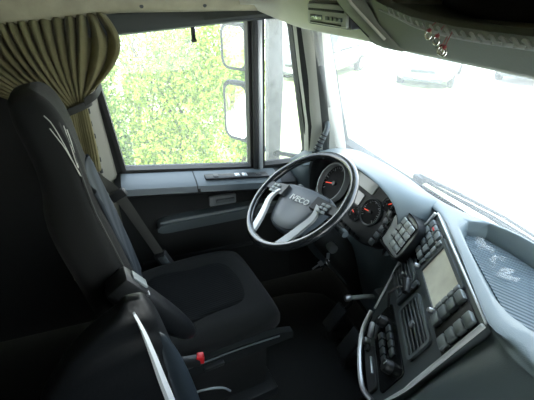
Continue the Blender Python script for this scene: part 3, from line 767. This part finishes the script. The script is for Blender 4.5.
# backrest sections along its height (local s), leaning back
lean = R(10)
BB = V(0, -.075, .47)
def bpt(x, yl, s_): return BB + V(x, yl * math.cos(lean) - s_ * math.sin(lean), s_ * math.cos(lean) + yl * math.sin(lean))
prof = [(0.0, .16, -.05, .01), (.015, .215, -.075, .035), (.05, .236, -.09, .055), (.20, .246, -.10, .062), (.38, .250, -.10, .062), (.50, .244, -.10, .058), (.56, .218, -.095, .052), (.61, .180, -.078, .050), (.67, .158, -.066, .054), (.73, .150, -.062, .058), (.785, .140, -.062, .054), (.82, .124, -.058, .044), (.842, .10, -.05, .028), (.852, .05, -.03, .008)]
def sec(s_, hw, yb, yf, N=48):
    out = []; rec = .030 if .08 < s_ < .60 else .012
    for k in range(N):
        a = 2 * PI * k / N; x = hw * sgnpow(math.cos(a), .6); f_ = sgnpow(math.sin(a), .6)
        y = (yf + yb) / 2 + (yf - yb) / 2 * f_
        if f_ > 0: y -= rec * max(0, 1 - (x / (hw * .72)) ** 2) ** .7
        out.append(bpt(x, y, s_))
    return out
rr = [crom(c_, 4) for c_ in zip(*[sec(*p_) for p_ in prof])]
g = MB(); g.loft([list(r_) for r_ in zip(*rr)]); back = g.build('backrest', M['seat'], seat, angle=60)
# grey centre panel
def backfront(x, s_):
    import bisect
    for i in range(len(prof) - 1):
        if prof[i][0] <= s_ <= prof[i + 1][0]:
            t_ = (s_ - prof[i][0]) / (prof[i + 1][0] - prof[i][0]); hw = prof[i][1] + (prof[i + 1][1] - prof[i][1]) * t_; yf = prof[i][3] + (prof[i + 1][3] - prof[i][3]) * t_; yb = prof[i][2] + (prof[i + 1][2] - prof[i][2]) * t_
    k = min(.999, abs(x) / hw); c_ = k ** (1 / .6); f_ = (1 - c_ * c_) ** .3
    y = (yf + yb) / 2 + (yf - yb) / 2 * f_
    rec = .030 if .08 < s_ < .60 else .012
    return y - rec * max(0, 1 - (x / (hw * .72)) ** 2) ** .7
g = MB(); g.grid(lambda u, v: bpt((u - .5) * 2 * (.150 + .010 * math.sin(v * PI)), backfront((u - .5) * .32, .09 + .50 * v) + .006, .09 + .50 * v), 24, 40)
solid_sheet(g.build('back_panel', M['seat_panel'], seat, label='grey quilted centre panel of the seat back'), .008)
for sx in (-1, 1):
    g = MB(); g.tube([bpt(sx * hw_ * .90, backfront(hw_ * .90, s_) + .001, s_) for s_, hw_ in [(.04 + .74 * k / 40, None) for k in range(41)] for hw_ in [[p_[1] + (q_[1] - p_[1]) * (s_ - p_[0]) / (q_[0] - p_[0]) for p_, q_ in zip(prof, prof[1:]) if p_[0] <= s_ <= q_[0]][0]]], .003, 6)
    g.build('piping', M['piping'], seat)
# embroidered zigzag logo on the near shoulder of the headrest
bpy.context.view_layer.update()
from mathutils.bvhtree import BVHTree
bvh = BVHTree.FromPolygons([v_.co.copy() for v_ in back.data.vertices], [tuple(p_.vertices) for p_ in back.data.polygons])
def on_back(ys, z):
    # ray from the passenger side towards the back's near flank
    o_ = V(.6, ys + .25, z + .08); tgt = V(.12, ys, z); h_ = bvh.ray_cast(o_, (tgt - o_).normalized())
    return (h_[0] + (h_[1] if h_[1].dot(o_ - tgt) > 0 else -h_[1]) * .0022) if h_[0] is not None else tgt
for pl in ([(-.205, 1.264), (-.197, 1.245), (-.188, 1.20), (-.178, 1.139), (-.17, 1.10)], [(-.205, 1.235), (-.190, 1.19), (-.180, 1.15), (-.174, 1.11)], [(-.168, 1.235), (-.171, 1.19), (-.171, 1.13), (-.166, 1.18), (-.162, 1.225)]):
    g = MB(); g.tube([on_back(p_.x, p_.y) for p_ in crom([V(a_, b_, 0) for a_, b_ in pl], 8)], .0012, 5); g.build('embroidery', M['thread'], seat)
# base, rails and side trim
MB().box((0, .15, .19), (.36, .40, .26), .02).build('suspension_bellows', M['rubber'], seat)
MB().box((0, .15, .345), (.44, .46, .05), .012).build('seat_pan', M['plastic'], seat)
MB().box((0, .13, .03), (.44, .50, .06), .01).build('floor_plinth', M['plastic'], seat)
g = MB(); rings = []
for y, h_ in ((-.10, .035), (0, .045), (.2, .045), (.36, .032), (.41, .015)):
    rings.append([V(.238, y, .40 + h_), V(.262, y, .40 + h_ - .004), V(.266, y, .385), V(.238, y, .375 - h_ * .3)])
g.loft(rings); sv = g.build('side_valance', M['plastic_dull'], seat)
g = MB(); g.tube([(.270, y, .44 - .00 * y - max(0, y - .2) * .1) for y in (-.06, .05, .15, .25, .35)], .003, 6); g.build('valance_edge', M['button'], sv)
MB().box((.272, .10, .41), (.02, .07, .016), .005).build('adjuster_lever', M['plastic'], seat)
# armrest: hinged at the back, hanging down and forward
arm = MB(); rings = []
A0, A1 = V(.272, -.145, .865), V(.262, .045, .575); dA = (A1 - A0); L_ = dA.length; dA.normalize(); nA = V(0, -dA.z, dA.y)
for t_, w, h_ in ((0.02, .012, .022), (.06, .026, .036), (.2, .031, .043), (.5, .031, .042), (.75, .030, .036), (.92, .024, .026), (1.0, .012, .012)):
    cen = A0 + dA * L_ * t_
    rings.append([cen + V(1, 0, 0) * w * sgnpow(math.cos(2 * PI * k / 20), .7) + nA * h_ * sgnpow(math.sin(2 * PI * k / 20), .7) for k in range(20)])
arm.loft([list(r_) for r_ in zip(*[crom(c_, 4) for c_ in zip(*rings)])]); ao = arm.build('armrest', M['leather'], seat)
rotA = Matrix((V(1, 0, 0), dA, nA)).transposed()
hb_ = MB(); hb_.box(A0 + dA * .045 + nA * .010, (.070, .085, .070), .012, rotA); hg = hb_.build('armrest_hinge', M['plastic'], seat)
hb_ = MB(); hb_.box(A0 + dA * .052 + nA * .047, (.035, .055, .008), .003, rotA); hb_.build('hinge_switch', M['button_pale'], hg)
hb_ = MB(); hb_.box(A0 + dA * .091 + nA * .030, (.064, .006, .024), .002, rotA); hb_.build('hinge_catch', M['steel'], hg)

# seat belt
sb = thing('seat_belt', 'grey webbing seat belt running down from the door pillar beside the driver seat', 'seat belt', (-1.06, -.262, .94))
def ribbon(mb, pts, w, wd, th=.0016):
    P = crom(pts, 6); wv = crom(wd, 6); mb.loft([[p_ + q_ * w / 2, p_ + q_ * w / 2 + V(th, th, 0), p_ - q_ * w / 2 + V(th, th, 0), p_ - q_ * w / 2] for p_, q_ in zip(P, [v_.normalized() for v_ in wv])])
g = MB()
ribbon(g, [(-.005, .0, .01), (.01, .015, -.01), (.055, .08, -.07), (.11, .148, -.13), (.145, .215, -.28), (.165, .275, -.43), (.175, .30, -.50)], .046, [V(.2, 1, .6), V(.2, 1, .6), V(.2, 1, .6), V(.3, 1, .5), V(.4, .8, .3), V(.4, .8, .3), V(.4, .8, .3)])
g.build('webbing', M['belt'], sb)
g = MB(); g.box((-.008, .0, .012), (.026, .045, .060), .010, Euler((R(-25), 0, R(-10)))); g.build('shoulder_guide', M['whitevinyl'], sb, label='pale plastic shoulder guide')
g = MB(); g.box((.112, .150, -.130), (.024, .066, .036), .006, Euler((R(28), 0, R(-10)))); g.build('latch_tongue', M['plastic'], sb)
g = MB(); g.box((.165, .285, -.45), (.030, .056, .10), .008, Euler((R(25), 0, R(-20)))); g.build('lap_anchor', M['plastic'], sb)
g = MB(); g.box((.182, .285, -.445), (.010, .036, .066), .003, Euler((R(25), 0, R(-20)))); g.build('anchor_cover', M['button'], sb)
# buckle on the near side of the seat
bk = thing('belt_buckle', 'black seat belt buckle with red release button beside the seat cushion', 'buckle', (-.365, .035, .470))
MB().box((0, -.0, -.0), (.028, .085, .036), .008, Euler((R(4), 0, R(-12)))).build('buckle_body', M['plastic'], bk)
MB().box((.007, .040, .010), (.026, .022, .028), .003, Euler((R(4), 0, R(-12)))).build('release_button', M['red'], bk)
g = MB(); g.tube([(0, -.03, -.005), (-.005, -.075, -.02), (-.01, -.11, -.05)], .010, 8); g.build('stalk', M['plastic'], bk)
cb = MB(); cb.tube(crom([(-.33, -.02, .33), (-.31, .03, .385), (-.30, .08, .40), (-.31, .13, .37), (-.34, .16, .30)], 6), .004, 8)
tag(cb.build('cable', M['button_pale']), 'thin grey cable looping beside the base of the driver seat', 'cable')

# ------------------------------------------------------------------ leather middle seat nearest the camera
ms = thing('middle_seat', 'black leather middle seat back with white stripe in the bottom left foreground', 'seat', (-.235, .035, 0))
def msec(z, xo, hw, yf, yb, N=44, rr=.5):
    out = []
    for k in range(N):
        a = 2 * PI * k / N; out.append(V(xo + hw * sgnpow(math.cos(a), rr), (yf + yb) / 2 + (yf - yb) / 2 * sgnpow(math.sin(a), rr), z))
    return out
prm = [(.05, .0, .085, .02, -.42), (.35, .005, .088, .0, -.42), (.60, .020, .074, -.022, -.38), (.78, .040, .053, -.045, -.28), (.87, .053, .038, -.058, -.20), (.92, .062, .026, -.070, -.14), (.945, .068, .014, -.082, -.12), (.95, .07, .006, -.09, -.11)]
rings = [list(r_) for r_ in zip(*[crom(c_, 5) for c_ in zip(*[msec(*p_) for p_ in prm])])]
# gathered wrinkles in the leather
for r_ in rings:
    for p_ in r_:
        if p_.x > .05: p_.x += .004 * math.sin(p_.z * 75 + 3 * math.sin(p_.y * 14)) * (1 if p_.y < -.02 else .3)
g = MB(); g.loft(rings); g.build('backrest', M['leather'], ms, angle=70)
g = MB(); wr = []
for i_, (z, w_) in enumerate(((.925, .003), (.90, .006), (.85, .010), (.78, .014), (.70, .018), (.60, .021), (.50, .022), (.36, .022))):
    k_ = [p_ for p_ in prm if p_[0] <= z][-1]; n_ = prm[prm.index(k_) + 1]; f_ = (z - k_[0]) / (n_[0] - k_[0])
    hw = k_[1] + k_[2] + (n_[1] + n_[2] - k_[1] - k_[2]) * f_; yf = k_[3] + (n_[3] - k_[3]) * f_
    wr.append([V(hw + .004, yf - .030 - w_, z), V(hw + .009, yf - .030 - w_ * .5, z), V(hw + .004, yf - .028, z), V(hw - .015, yf - .03 - w_ * .5, z)])
g.loft([list(r_) for r_ in zip(*[crom(c_, 4) for c_ in zip(*wr)])]); g.build('white_stripe', M['whitevinyl'], ms, label='white stripe down the edge of the seat back')
g = MB(); wr = []
for z, y, r_ in ((.84, -.062, .003), (.82, -.056, .010), (.76, -.046, .020), (.68, -.036, .027), (.58, -.024, .030), (.45, -.010, .030), (.30, .0, .030)):
    wr.append([V(.076 + r_ * .7 * math.cos(2 * PI * k / 16), y + r_ * math.sin(2 * PI * k / 16), z) for k in range(16)])
g.loft([list(r_) for r_ in zip(*[crom(c_, 4) for c_ in zip(*wr)])]); g.build('front_bolster', M['gloss_leather'], ms)

# ------------------------------------------------------------------ overhead console
oh = thing('overhead_console', 'cream overhead storage console above the windscreen', 'overhead console', (0, 0, 0))
g = MB(); rings = []
for x, yb, zb, yt in ((-1.03, .50, 1.44, .42), (-.99, .585, 1.405, .52), (-.93, .612, 1.394, .56), (-.85, .618, 1.392, .575), (-.70, .622, 1.391, .585), (-.56, .632, 1.390, .59), (-.47, .64, 1.388, .59), (-.38, .645, 1.388, .59)):
    rings.append([V(x, .80, 1.385), V(x, .70, zb - .008), V(x, yb + .02, zb), V(x, yb, zb + .008), V(x, yb - .02, zb + .035), V(x, yt + .012, 1.47), V(x, yt - .02, 1.58), V(x, yt - .06, 1.8), V(x, .80, 1.8)])
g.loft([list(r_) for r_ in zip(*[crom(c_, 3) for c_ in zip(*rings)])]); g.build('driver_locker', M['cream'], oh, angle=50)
# passenger side: open shelf with a rounded lip
g = MB(); rings = []
for x in (-.46, -.40, -.30, -.2, -.08, 0, .3, .7, 1.14):
    yl = .556; zt_ = {-.46: 1.535, -.40: 1.515, -.30: 1.490, -.2: 1.472, -.08: 1.463}.get(x, 1.461)
    rings.append([V(x, .80, 1.385), V(x, .70, 1.378), V(x, .655, 1.384), V(x, .635, 1.394), V(x, .60, 1.43), V(x, yl, zt_ - .012), V(x, yl - .008, zt_), V(x, yl + .012, zt_ + .008), V(x, yl + .03, zt_), V(x, .62, zt_ - .02), V(x, .80, zt_ - .025)])
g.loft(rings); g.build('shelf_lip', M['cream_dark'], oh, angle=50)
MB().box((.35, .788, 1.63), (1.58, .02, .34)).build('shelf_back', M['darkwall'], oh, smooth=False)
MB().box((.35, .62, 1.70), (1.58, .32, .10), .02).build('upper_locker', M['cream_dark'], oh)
# divider rib between locker and shelf
g = MB(); rings = []
for z, y, w in ((1.386, .635, .05), (1.40, .615, .055), (1.44, .575, .055), (1.49, .53, .05), (1.56, .495, .05), (1.80, .45, .05)):
    xo = -.370 - (z - 1.386) * .62
    rings.append([V(xo - w, .80, z), V(xo - w, y + .02, z), V(xo - w * .7, y, z), V(xo + w * .6, y, z), V(xo + w, y + .025, z), V(xo + w, .80, z)])
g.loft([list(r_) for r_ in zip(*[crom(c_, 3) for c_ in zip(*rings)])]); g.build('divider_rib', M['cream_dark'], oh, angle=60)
g = MB(); g.tube([(-.424, .604, 1.412), (-.442, .578, 1.44), (-.470, .533, 1.49), (-.513, .498, 1.56)], .004, 6); g.build('rib_groove', M['plastic'], oh)
g = MB(); g.tube([(-.352, .603, 1.412), (-.370, .576, 1.44), (-.4045, .531, 1.49), (-.448, .496, 1.56)], .004, 6); g.build('rib_edge', M['cream'], oh)
# laced strip along the shelf lip
ls = thing('laced_strip', 'pale woven strip of cord hung along the overhead shelf lip', 'cord', (0, 0, 0))
lipc = crom([(-.30, .540, 1.487), (-.231, .540, 1.474), (-.165, .540, 1.461), (-.083, .540, 1.454), (.004, .538, 1.452), (.08, .538, 1.452), (.4, .536, 1.450), (1.0, .536, 1.450)], 8)
def lipat(x):
    for a_, b_ in zip(lipc, lipc[1:]):
        if a_.x <= x <= b_.x: return a_ + (b_ - a_) * ((x - a_.x) / (b_.x - a_.x))
for k in range(60):
    x = -.27 + .0200 * k; a_ = lipat(x); b_ = lipat(x + .026); r_ = .0016 + min(.0016, .0001 * k)
    g = MB(); g.tube([a_ + V(0, 0, .004), (a_ * 2 + b_) / 3 + V(0, -.004, .003), (a_ + b_ * 2) / 3 + V(0, -.004, -.004), b_ + V(0, 0, -.005)], r_, 6); g.build('loop', M['strap'], ls)
g = MB(); g.tube([p_ + V(0, .002, -.007) for p_ in lipc], .0018, 6); g.build('hem_cord', M['strap'], ls)
# tachograph
tg = thing('tachograph', 'silver-fronted slot recorder unit set in the overhead locker', 'tachograph', mtx=axes((-.605, .593, 1.457), (1.28, 0.02, 0), (0, .995, .1), (0, -.1, .995)))
MB().box((0, .03, 0), (.205, .10, .066), .005).build('case', M['plastic'], tg)
MB().box((0, -.022, .0), (.190, .012, .054), .003).build('front_plate', M['pillar'], tg)
MB().box((.0, -.029, .012), (.170, .004, .006), .001).build('card_slot', M['rubber'], tg)
MB().box((-.045, -.029, -.008), (.060, .004, .014), .001).build('display', M['lens'], tg)
MB().box((.0, -.030, -.022), (.150, .003, .004), .001).build('card_slot', M['rubber'], tg)
for k in range(4): MB().box((.012 + .02 * k, -.030, -.008), (.014, .005, .010), .001).build('button', M['button'], tg)
# charms on the shelf lip
for k, (x, z, y, lab) in enumerate(((-.119, 1.447, .533, 'small metal ring charm highest and leftmost on the overhead shelf lip'), (-.096, 1.440, .533, 'second metal ring charm with red bead hanging from the overhead shelf lip'), (-.080, 1.425, .533, 'lower left of the two ring charms hanging lowest under the overhead shelf'), (-.067, 1.425, .527, 'lower right ring charm with most red hanging from the overhead shelf'))):
    t = thing('ring_charm', lab, 'charm', (x, y, z), 'charms hanging from the overhead shelf')
    g = MB(); g.tube([(.0075 * math.cos(a * PI / 10), -.002, .0075 * math.sin(a * PI / 10)) for a in range(20)], .0021, 7, False, True); g.build('ring', M['charm'], t)
    g = MB(); g.lathe([(0, -.004), (.004, -.002), (.004, .002), (0, .004)], (.003, -.004, .007), 10); g.build('bead', M['charmred'], t)
    g = MB(); g.tube([(.0, .0, .008), (-.002, .004, .014), (0, .010, .020 + .004 * k)], .0008, 5); g.build('cord', M['charmred'], t)

# ------------------------------------------------------------------ grab handle by the A pillar
gh = thing('grab_handle', 'ribbed black grab handle at the foot of the windscreen pillar', 'handle', (-1.03, .79, .82))
g = MB(); g.tube(crom([(-.01, -.03, -.02), (.015, -.02, .03), (.02, .01, .09), (.012, .035, .14), (-.02, .045, .165)], 6), .0125, 10); g.build('bar', M['button'], gh)
for k in range(6):
    g = MB(); q_ = .02 + .016 * k; g.lathe([(.0125, -.004), (.0155, -.003), (.0155, .003), (.0125, .004)], (.016 + .001 * k, -.022 + .0075 * k, .025 + .017 * k), 12, 'Z', Euler((R(-24), 0, 0)).to_matrix()); g.build('grip_rib', M['rubber'], gh)

# ------------------------------------------------------------------ tray contents
g = MB(); random.seed(3)
for k in range(5):
    x0, y0 = -.15 + .035 * k, .862 - .012 * k
    pts = [(x0 + random.uniform(-.02, .03), y0 + random.uniform(-.018, .018), .872 + random.uniform(0, .022)) for _ in range(6)]
    P = crom(pts, 5); g.loft([[p_, p_ + V(.004, .004, .012)] for p_ in P], False, False)
tag(solid_sheet(g.build('plastic_wrap', M['clearfilm']), .0008), 'crumpled clear plastic wrap lying at the far corner of the dashboard tray', 'wrapper')

# ------------------------------------------------------------------ wipers outside the glass
def wiper(x0, x1, lab):
    t = thing('windscreen_wiper', lab, 'wiper', (x0, 1.03, .86))
    L_ = x1 - x0
    MB().box((.0, .0, .0), (.06, .035, .03), .010).build('pivot_cap', M['wiper'], t)
    g = MB(); g.tube([(0, 0, .012), (L_ * .3, .004, .026), (L_ * .62, .0, .040), (L_, -.004, .034)], [.009, .008, .006, .005], 8); g.build('arm', M['wiper'], t)
    g = MB(); g.tube([(L_ * .05, .012, -.005), (L_ * .5, .016, .002), (L_ * 1.25, .010, .004)], .006, 6); g.build('blade', M['rubber'], t)
    g = MB(); g.tube([(L_ * .2, .012, .002), (L_ * .55, .008, .018), (L_ * .75, .004, .020), (L_ * 1.1, .010, .006)], .004, 6); g.build('blade_bridge', M['wiper'], t)
wiper(-.60, .02, 'black windscreen wiper parked outside along the bottom of the windscreen')

# ------------------------------------------------------------------ outside mirrors
mm_ = thing('door_mirror', 'outside mirror set with two stacked mirrors beyond the door window', 'mirror', (-1.50, .53, 1.1))
def mirror(z, w, h_, nm):
    rot = Matrix.Rotation(R(31), 3, 'Z')   # local -y faces back and slightly inwards
    def tr(p_): return rot @ Vector(p_) + V(0, 0, z)
    ol_ = rrect(w, h_, .05, 6)
    g = MB(); rings = []
    for sc, y in ((1.0, -.010), (1.03, .0), (1.0, .03), (.8, .065), (.4, .085)):
        rings.append([tr((x * sc, y, zz * sc)) for x, zz in ol_])
    g.loft(rings); ho = g.build(nm, M['rubber'], mm_)
    g = MB(); g.loft([[tr((x * .80, -.012, zz * .88)) for x, zz in ol_], [tr((x * .80, -.009, zz * .88)) for x, zz in ol_]]); g.build('mirror_glass', M['mirror'], ho, smooth=False)
mirror(.165, .19, .22, 'wide_angle_housing'); mirror(-.165, .19, .32, 'main_housing')
g = MB(); rings = []
for z in (-.42, -.3, 0, .3, .42):
    rings.append([V(.18, .10, z), V(.20, .11, z), V(.16, .20 - .03 * abs(z), z), V(.14, .19 - .03 * abs(z), z)])
g.loft(rings); g.build('bracket', M['bracket'], mm_)
for z in (-.36, .36):
    g = MB(); g.tube([(.0, .06, z * .7), (.10, .12, z), (.20, .16, z)], .014, 8); g.build('arm', M['plastic'], mm_)
    g = MB(); g.tube([(.17, .16, z), (.26, .28, z * 1.02)], .014, 8); g.build('arm', M['plastic'], mm_)

# ------------------------------------------------------------------ outside world
GZ = -1.35
g = MB(); g.box((0, 0, GZ - .05), (120, 120, .1)); structure(g.build('ground', M['ground'], smooth=False))
g = MB(); g.box((-10.6, -4, GZ + .01), (14, 30, .06), .02); structure(g.build('grass_verge', M['verge'], smooth=False))
def bush(x, y, rx, ry, rz, cz, n, m, lab, seed, ylim=(-99, 99)):
    rnd = random.Random(seed); t = thing('leafy_bush', lab, 'bush', (x, y, GZ + .04), 'bushes beyond the door window')
    g = MB(); 
    lumps = [(rnd.uniform(-.5, .5) * rx, rnd.uniform(-.7, .7) * ry, cz + rnd.uniform(-.7, .8) * rz, rnd.uniform(.35, .6)) for _ in range(14)] + [(rnd.uniform(-.2, .5) * rx, rnd.uniform(-.9, .9) * ry, cz * rnd.uniform(.25, .45), rnd.uniform(.35, .5)) for _ in range(9)] + [(0, 0, cz, 1.0)]
    for _ in range(n):
        lx, ly, lz, s_ = rnd.choice(lumps)
        a = rnd.uniform(0, 2 * PI); b_ = math.acos(rnd.uniform(-1, 1)); r_ = rnd.uniform(.72, 1.05)
        c = V(lx + rx * s_ * r_ * math.sin(b_) * math.cos(a), ly + ry * s_ * r_ * math.sin(b_) * math.sin(a), lz + rz * s_ * r_ * math.cos(b_))
        if c.z < .30 or not ylim[0] < y + c.y < ylim[1] or abs(c.x) > 1.15: continue
        sz = rnd.uniform(.028, .060); e = Euler((rnd.uniform(-1.2, 1.2), rnd.uniform(-1.2, 1.2), rnd.uniform(0, 6.3))).to_matrix()
        vs = [g.bm.verts.new(c + e @ V(*q_)) for q_ in ((-sz * .5, 0, 0), (-sz * .15, sz * .35, sz * .1), (sz * .6, sz * .22, 0), (sz * 1.1, 0, -sz * .15), (sz * .6, -sz * .22, 0), (-sz * .15, -sz * .35, sz * .1))]
        g.bm.faces.new(vs)
    g.build('foliage', m, t, smooth=False, recalc=False)
    s_ = MB()
    for k in range(5): s_.tube([(rnd.uniform(-.1, .1), rnd.uniform(-.2, .2), 0), (rnd.uniform(-.3, .3) * rx, rnd.uniform(-.25, .25) * ry, cz * .6), (rnd.uniform(-.6, .6) * rx, rnd.uniform(-.35, .35) * ry, cz + rz * .5)], [.03, .02, .008], 6)
    s_.build('stem', M['bark'], t)
bush(-5.6, -.70, 1.1, 1.3, 1.5, 1.75, 26000, M['leafB'], 'green bush beside the curtain edge through the door window', 1, (-1.75, -.13))
bush(-5.4, .50, 1.0, 1.35, 1.35, 1.6, 26000, M['leafA'], 'yellow-green bush filling the middle of the door window', 2, (-.10, 1.42))
bush(-5.9, 1.9, 1.1, 1.0, 1.35, 1.6, 26000, M['leafB'], 'bush behind the outside mirrors through the door window', 3, (1.48, 2.02))
bush(-5.7, -2.6, 1.2, 1.2, 1.6, 1.7, 10000, M['leafA'], 'bush mostly hidden behind the gathered curtain', 4, (-9, -1.81))
bush(-8.6, .2, 1.2, 2.6, 2.3, 2.6, 12000, M['leafB'], 'tallest bush rising behind the front bushes', 5)

def car(x, y, yaw, paint, lab):
    t = thing('parked_car', lab, 'car', (x, y, GZ), 'cars parked beyond the windscreen'); t.rotation_euler = (0, 0, R(yaw))
    # body sections along x (front at +x)
    g = MB(); rings = []
    for xx, hw, zb, zt in ((-2.2, .72, .45, .95), (-2.1, .80, .30, 1.02), (-1.5, .88, .25, 1.05), (0, .90, .22, 1.02), (1.0, .90, .22, 1.0), (1.7, .88, .24, .92), (2.1, .80, .28, .80), (2.22, .66, .40, .70)):
        rings.append([V(xx, hw * sgnpow(math.cos(2 * PI * k / 24), .5), (zt + zb) / 2 + (zt - zb) / 2 * sgnpow(math.sin(2 * PI * k / 24), .5)) for k in range(24)])
    g.loft(rings); g.build('body', paint, t, angle=50)
    g = MB(); g.loft([[V(-1.95, -.80, 1.0), V(-1.95, .80, 1.0), V(1.0, .80, .98), V(1.0, -.80, .98)], [V(-1.5, -.64, 1.48), V(-1.5, .64, 1.48), V(.25, .64, 1.5), V(.25, -.64, 1.5)]]); g.build('cabin_glass', M['carglass'], t, smooth=False)
    MB().box((-.62, 0, 1.50), (1.85, 1.26, .05), .02).build('roof', paint, t)
    for sx in (-1, 1):
        for xx in (-1.35, 1.35):
            g = MB(); g.lathe([(0, -.1), (.22, -.1), (.32, -.09), (.33, 0), (.32, .09), (.22, .1), (0, .1)], (xx, sx * .80, .32), 20, 'Y'); w_ = g.build('wheel', M['tyre'], t)
            g = MB(); g.lathe([(0, -.01), (.19, -.01), (.2, .01), (0, .01)], (xx, sx * .905, .32), 16, 'Y'); g.build('wheel_trim', M['steel'], w_)
        MB().box((2.06, sx * .60, .70), (.18, .34, .14), .05).build('headlight', M['lamp'], t)
        MB().box((1.0, sx * .98, 1.02), (.10, .16, .12), .04).build('wing_mirror', paint, t)
    MB().box((2.17, 0, .60), (.10, .80, .16), .03).build('grille', M['carglass'], t)
    MB().box((2.21, 0, .42), (.06, .50, .11), .01).build('number_plate', M['plate'], t)
    MB().box((2.14, 0, .32), (.12, 1.2, .10), .03).build('bumper_intake', M['carglass'], t)
bush(-3.5, -7.4, 1.0, 1.2, 1.3, 1.4, 6000, M['leafA'], 'bush behind the cab that shows only in the outside mirrors', 6)
bush(-3.6, -11.5, 1.6, 1.6, 1.8, 1.8, 6000, M['leafB'], 'farther bush behind the cab that shows only in the outside mirrors', 8)
car(-11.2, 10.4, -48, M['carpaint'], 'grey car parked facing the truck in the middle of the windscreen')
car(-13.2, 7.1, -55, M['carpaint2'], 'silver car parked nearest the windscreen pillar')
car(-10.2, 14.2, -62, M['carpaint'], 'car furthest right beneath the overhead shelf')

# ------------------------------------------------------------------ light
w = bpy.data.worlds.new('world'); SC.world = w; w.use_nodes = True; nt = w.node_tree
bg = nt.nodes['Background']; bg.inputs['Strength'].default_value = 5
tc = nt.nodes.new('ShaderNodeTexCoord'); sx = nt.nodes.new('ShaderNodeSeparateXYZ'); rp = nt.nodes.new('ShaderNodeValToRGB')
rp.color_ramp.elements[0].position = .0; rp.color_ramp.elements[0].color = (.95, .97, .92, 1)
rp.color_ramp.elements[1].position = .7; rp.color_ramp.elements[1].color = (.62, .80, 1, 1)
nt.links.new(tc.outputs['Generated'], sx.inputs[0]); nt.links.new(sx.outputs['Z'], rp.inputs[0]); nt.links.new(rp.outputs[0], bg.inputs['Color'])
sl = bpy.data.lights.new('sun', 'SUN'); sl.energy = 8.5; sl.angle = R(1.5); sl.color = (1, .95, .82)
so = bpy.data.objects.new('sun', sl); COL.objects.link(so)
so.rotation_euler = V(-.62, .30, -.80).to_track_quat('-Z', 'Y').to_euler()

SC.view_settings.view_transform = 'Standard'; SC.view_settings.look = 'None'; SC.view_settings.gamma = 1; SC.view_settings.use_curve_mapping = False
SC.view_settings.exposure = .6
SC.cycles.max_bounces = 10; SC.cycles.diffuse_bounces = 5; SC.cycles.transparent_max_bounces = 12
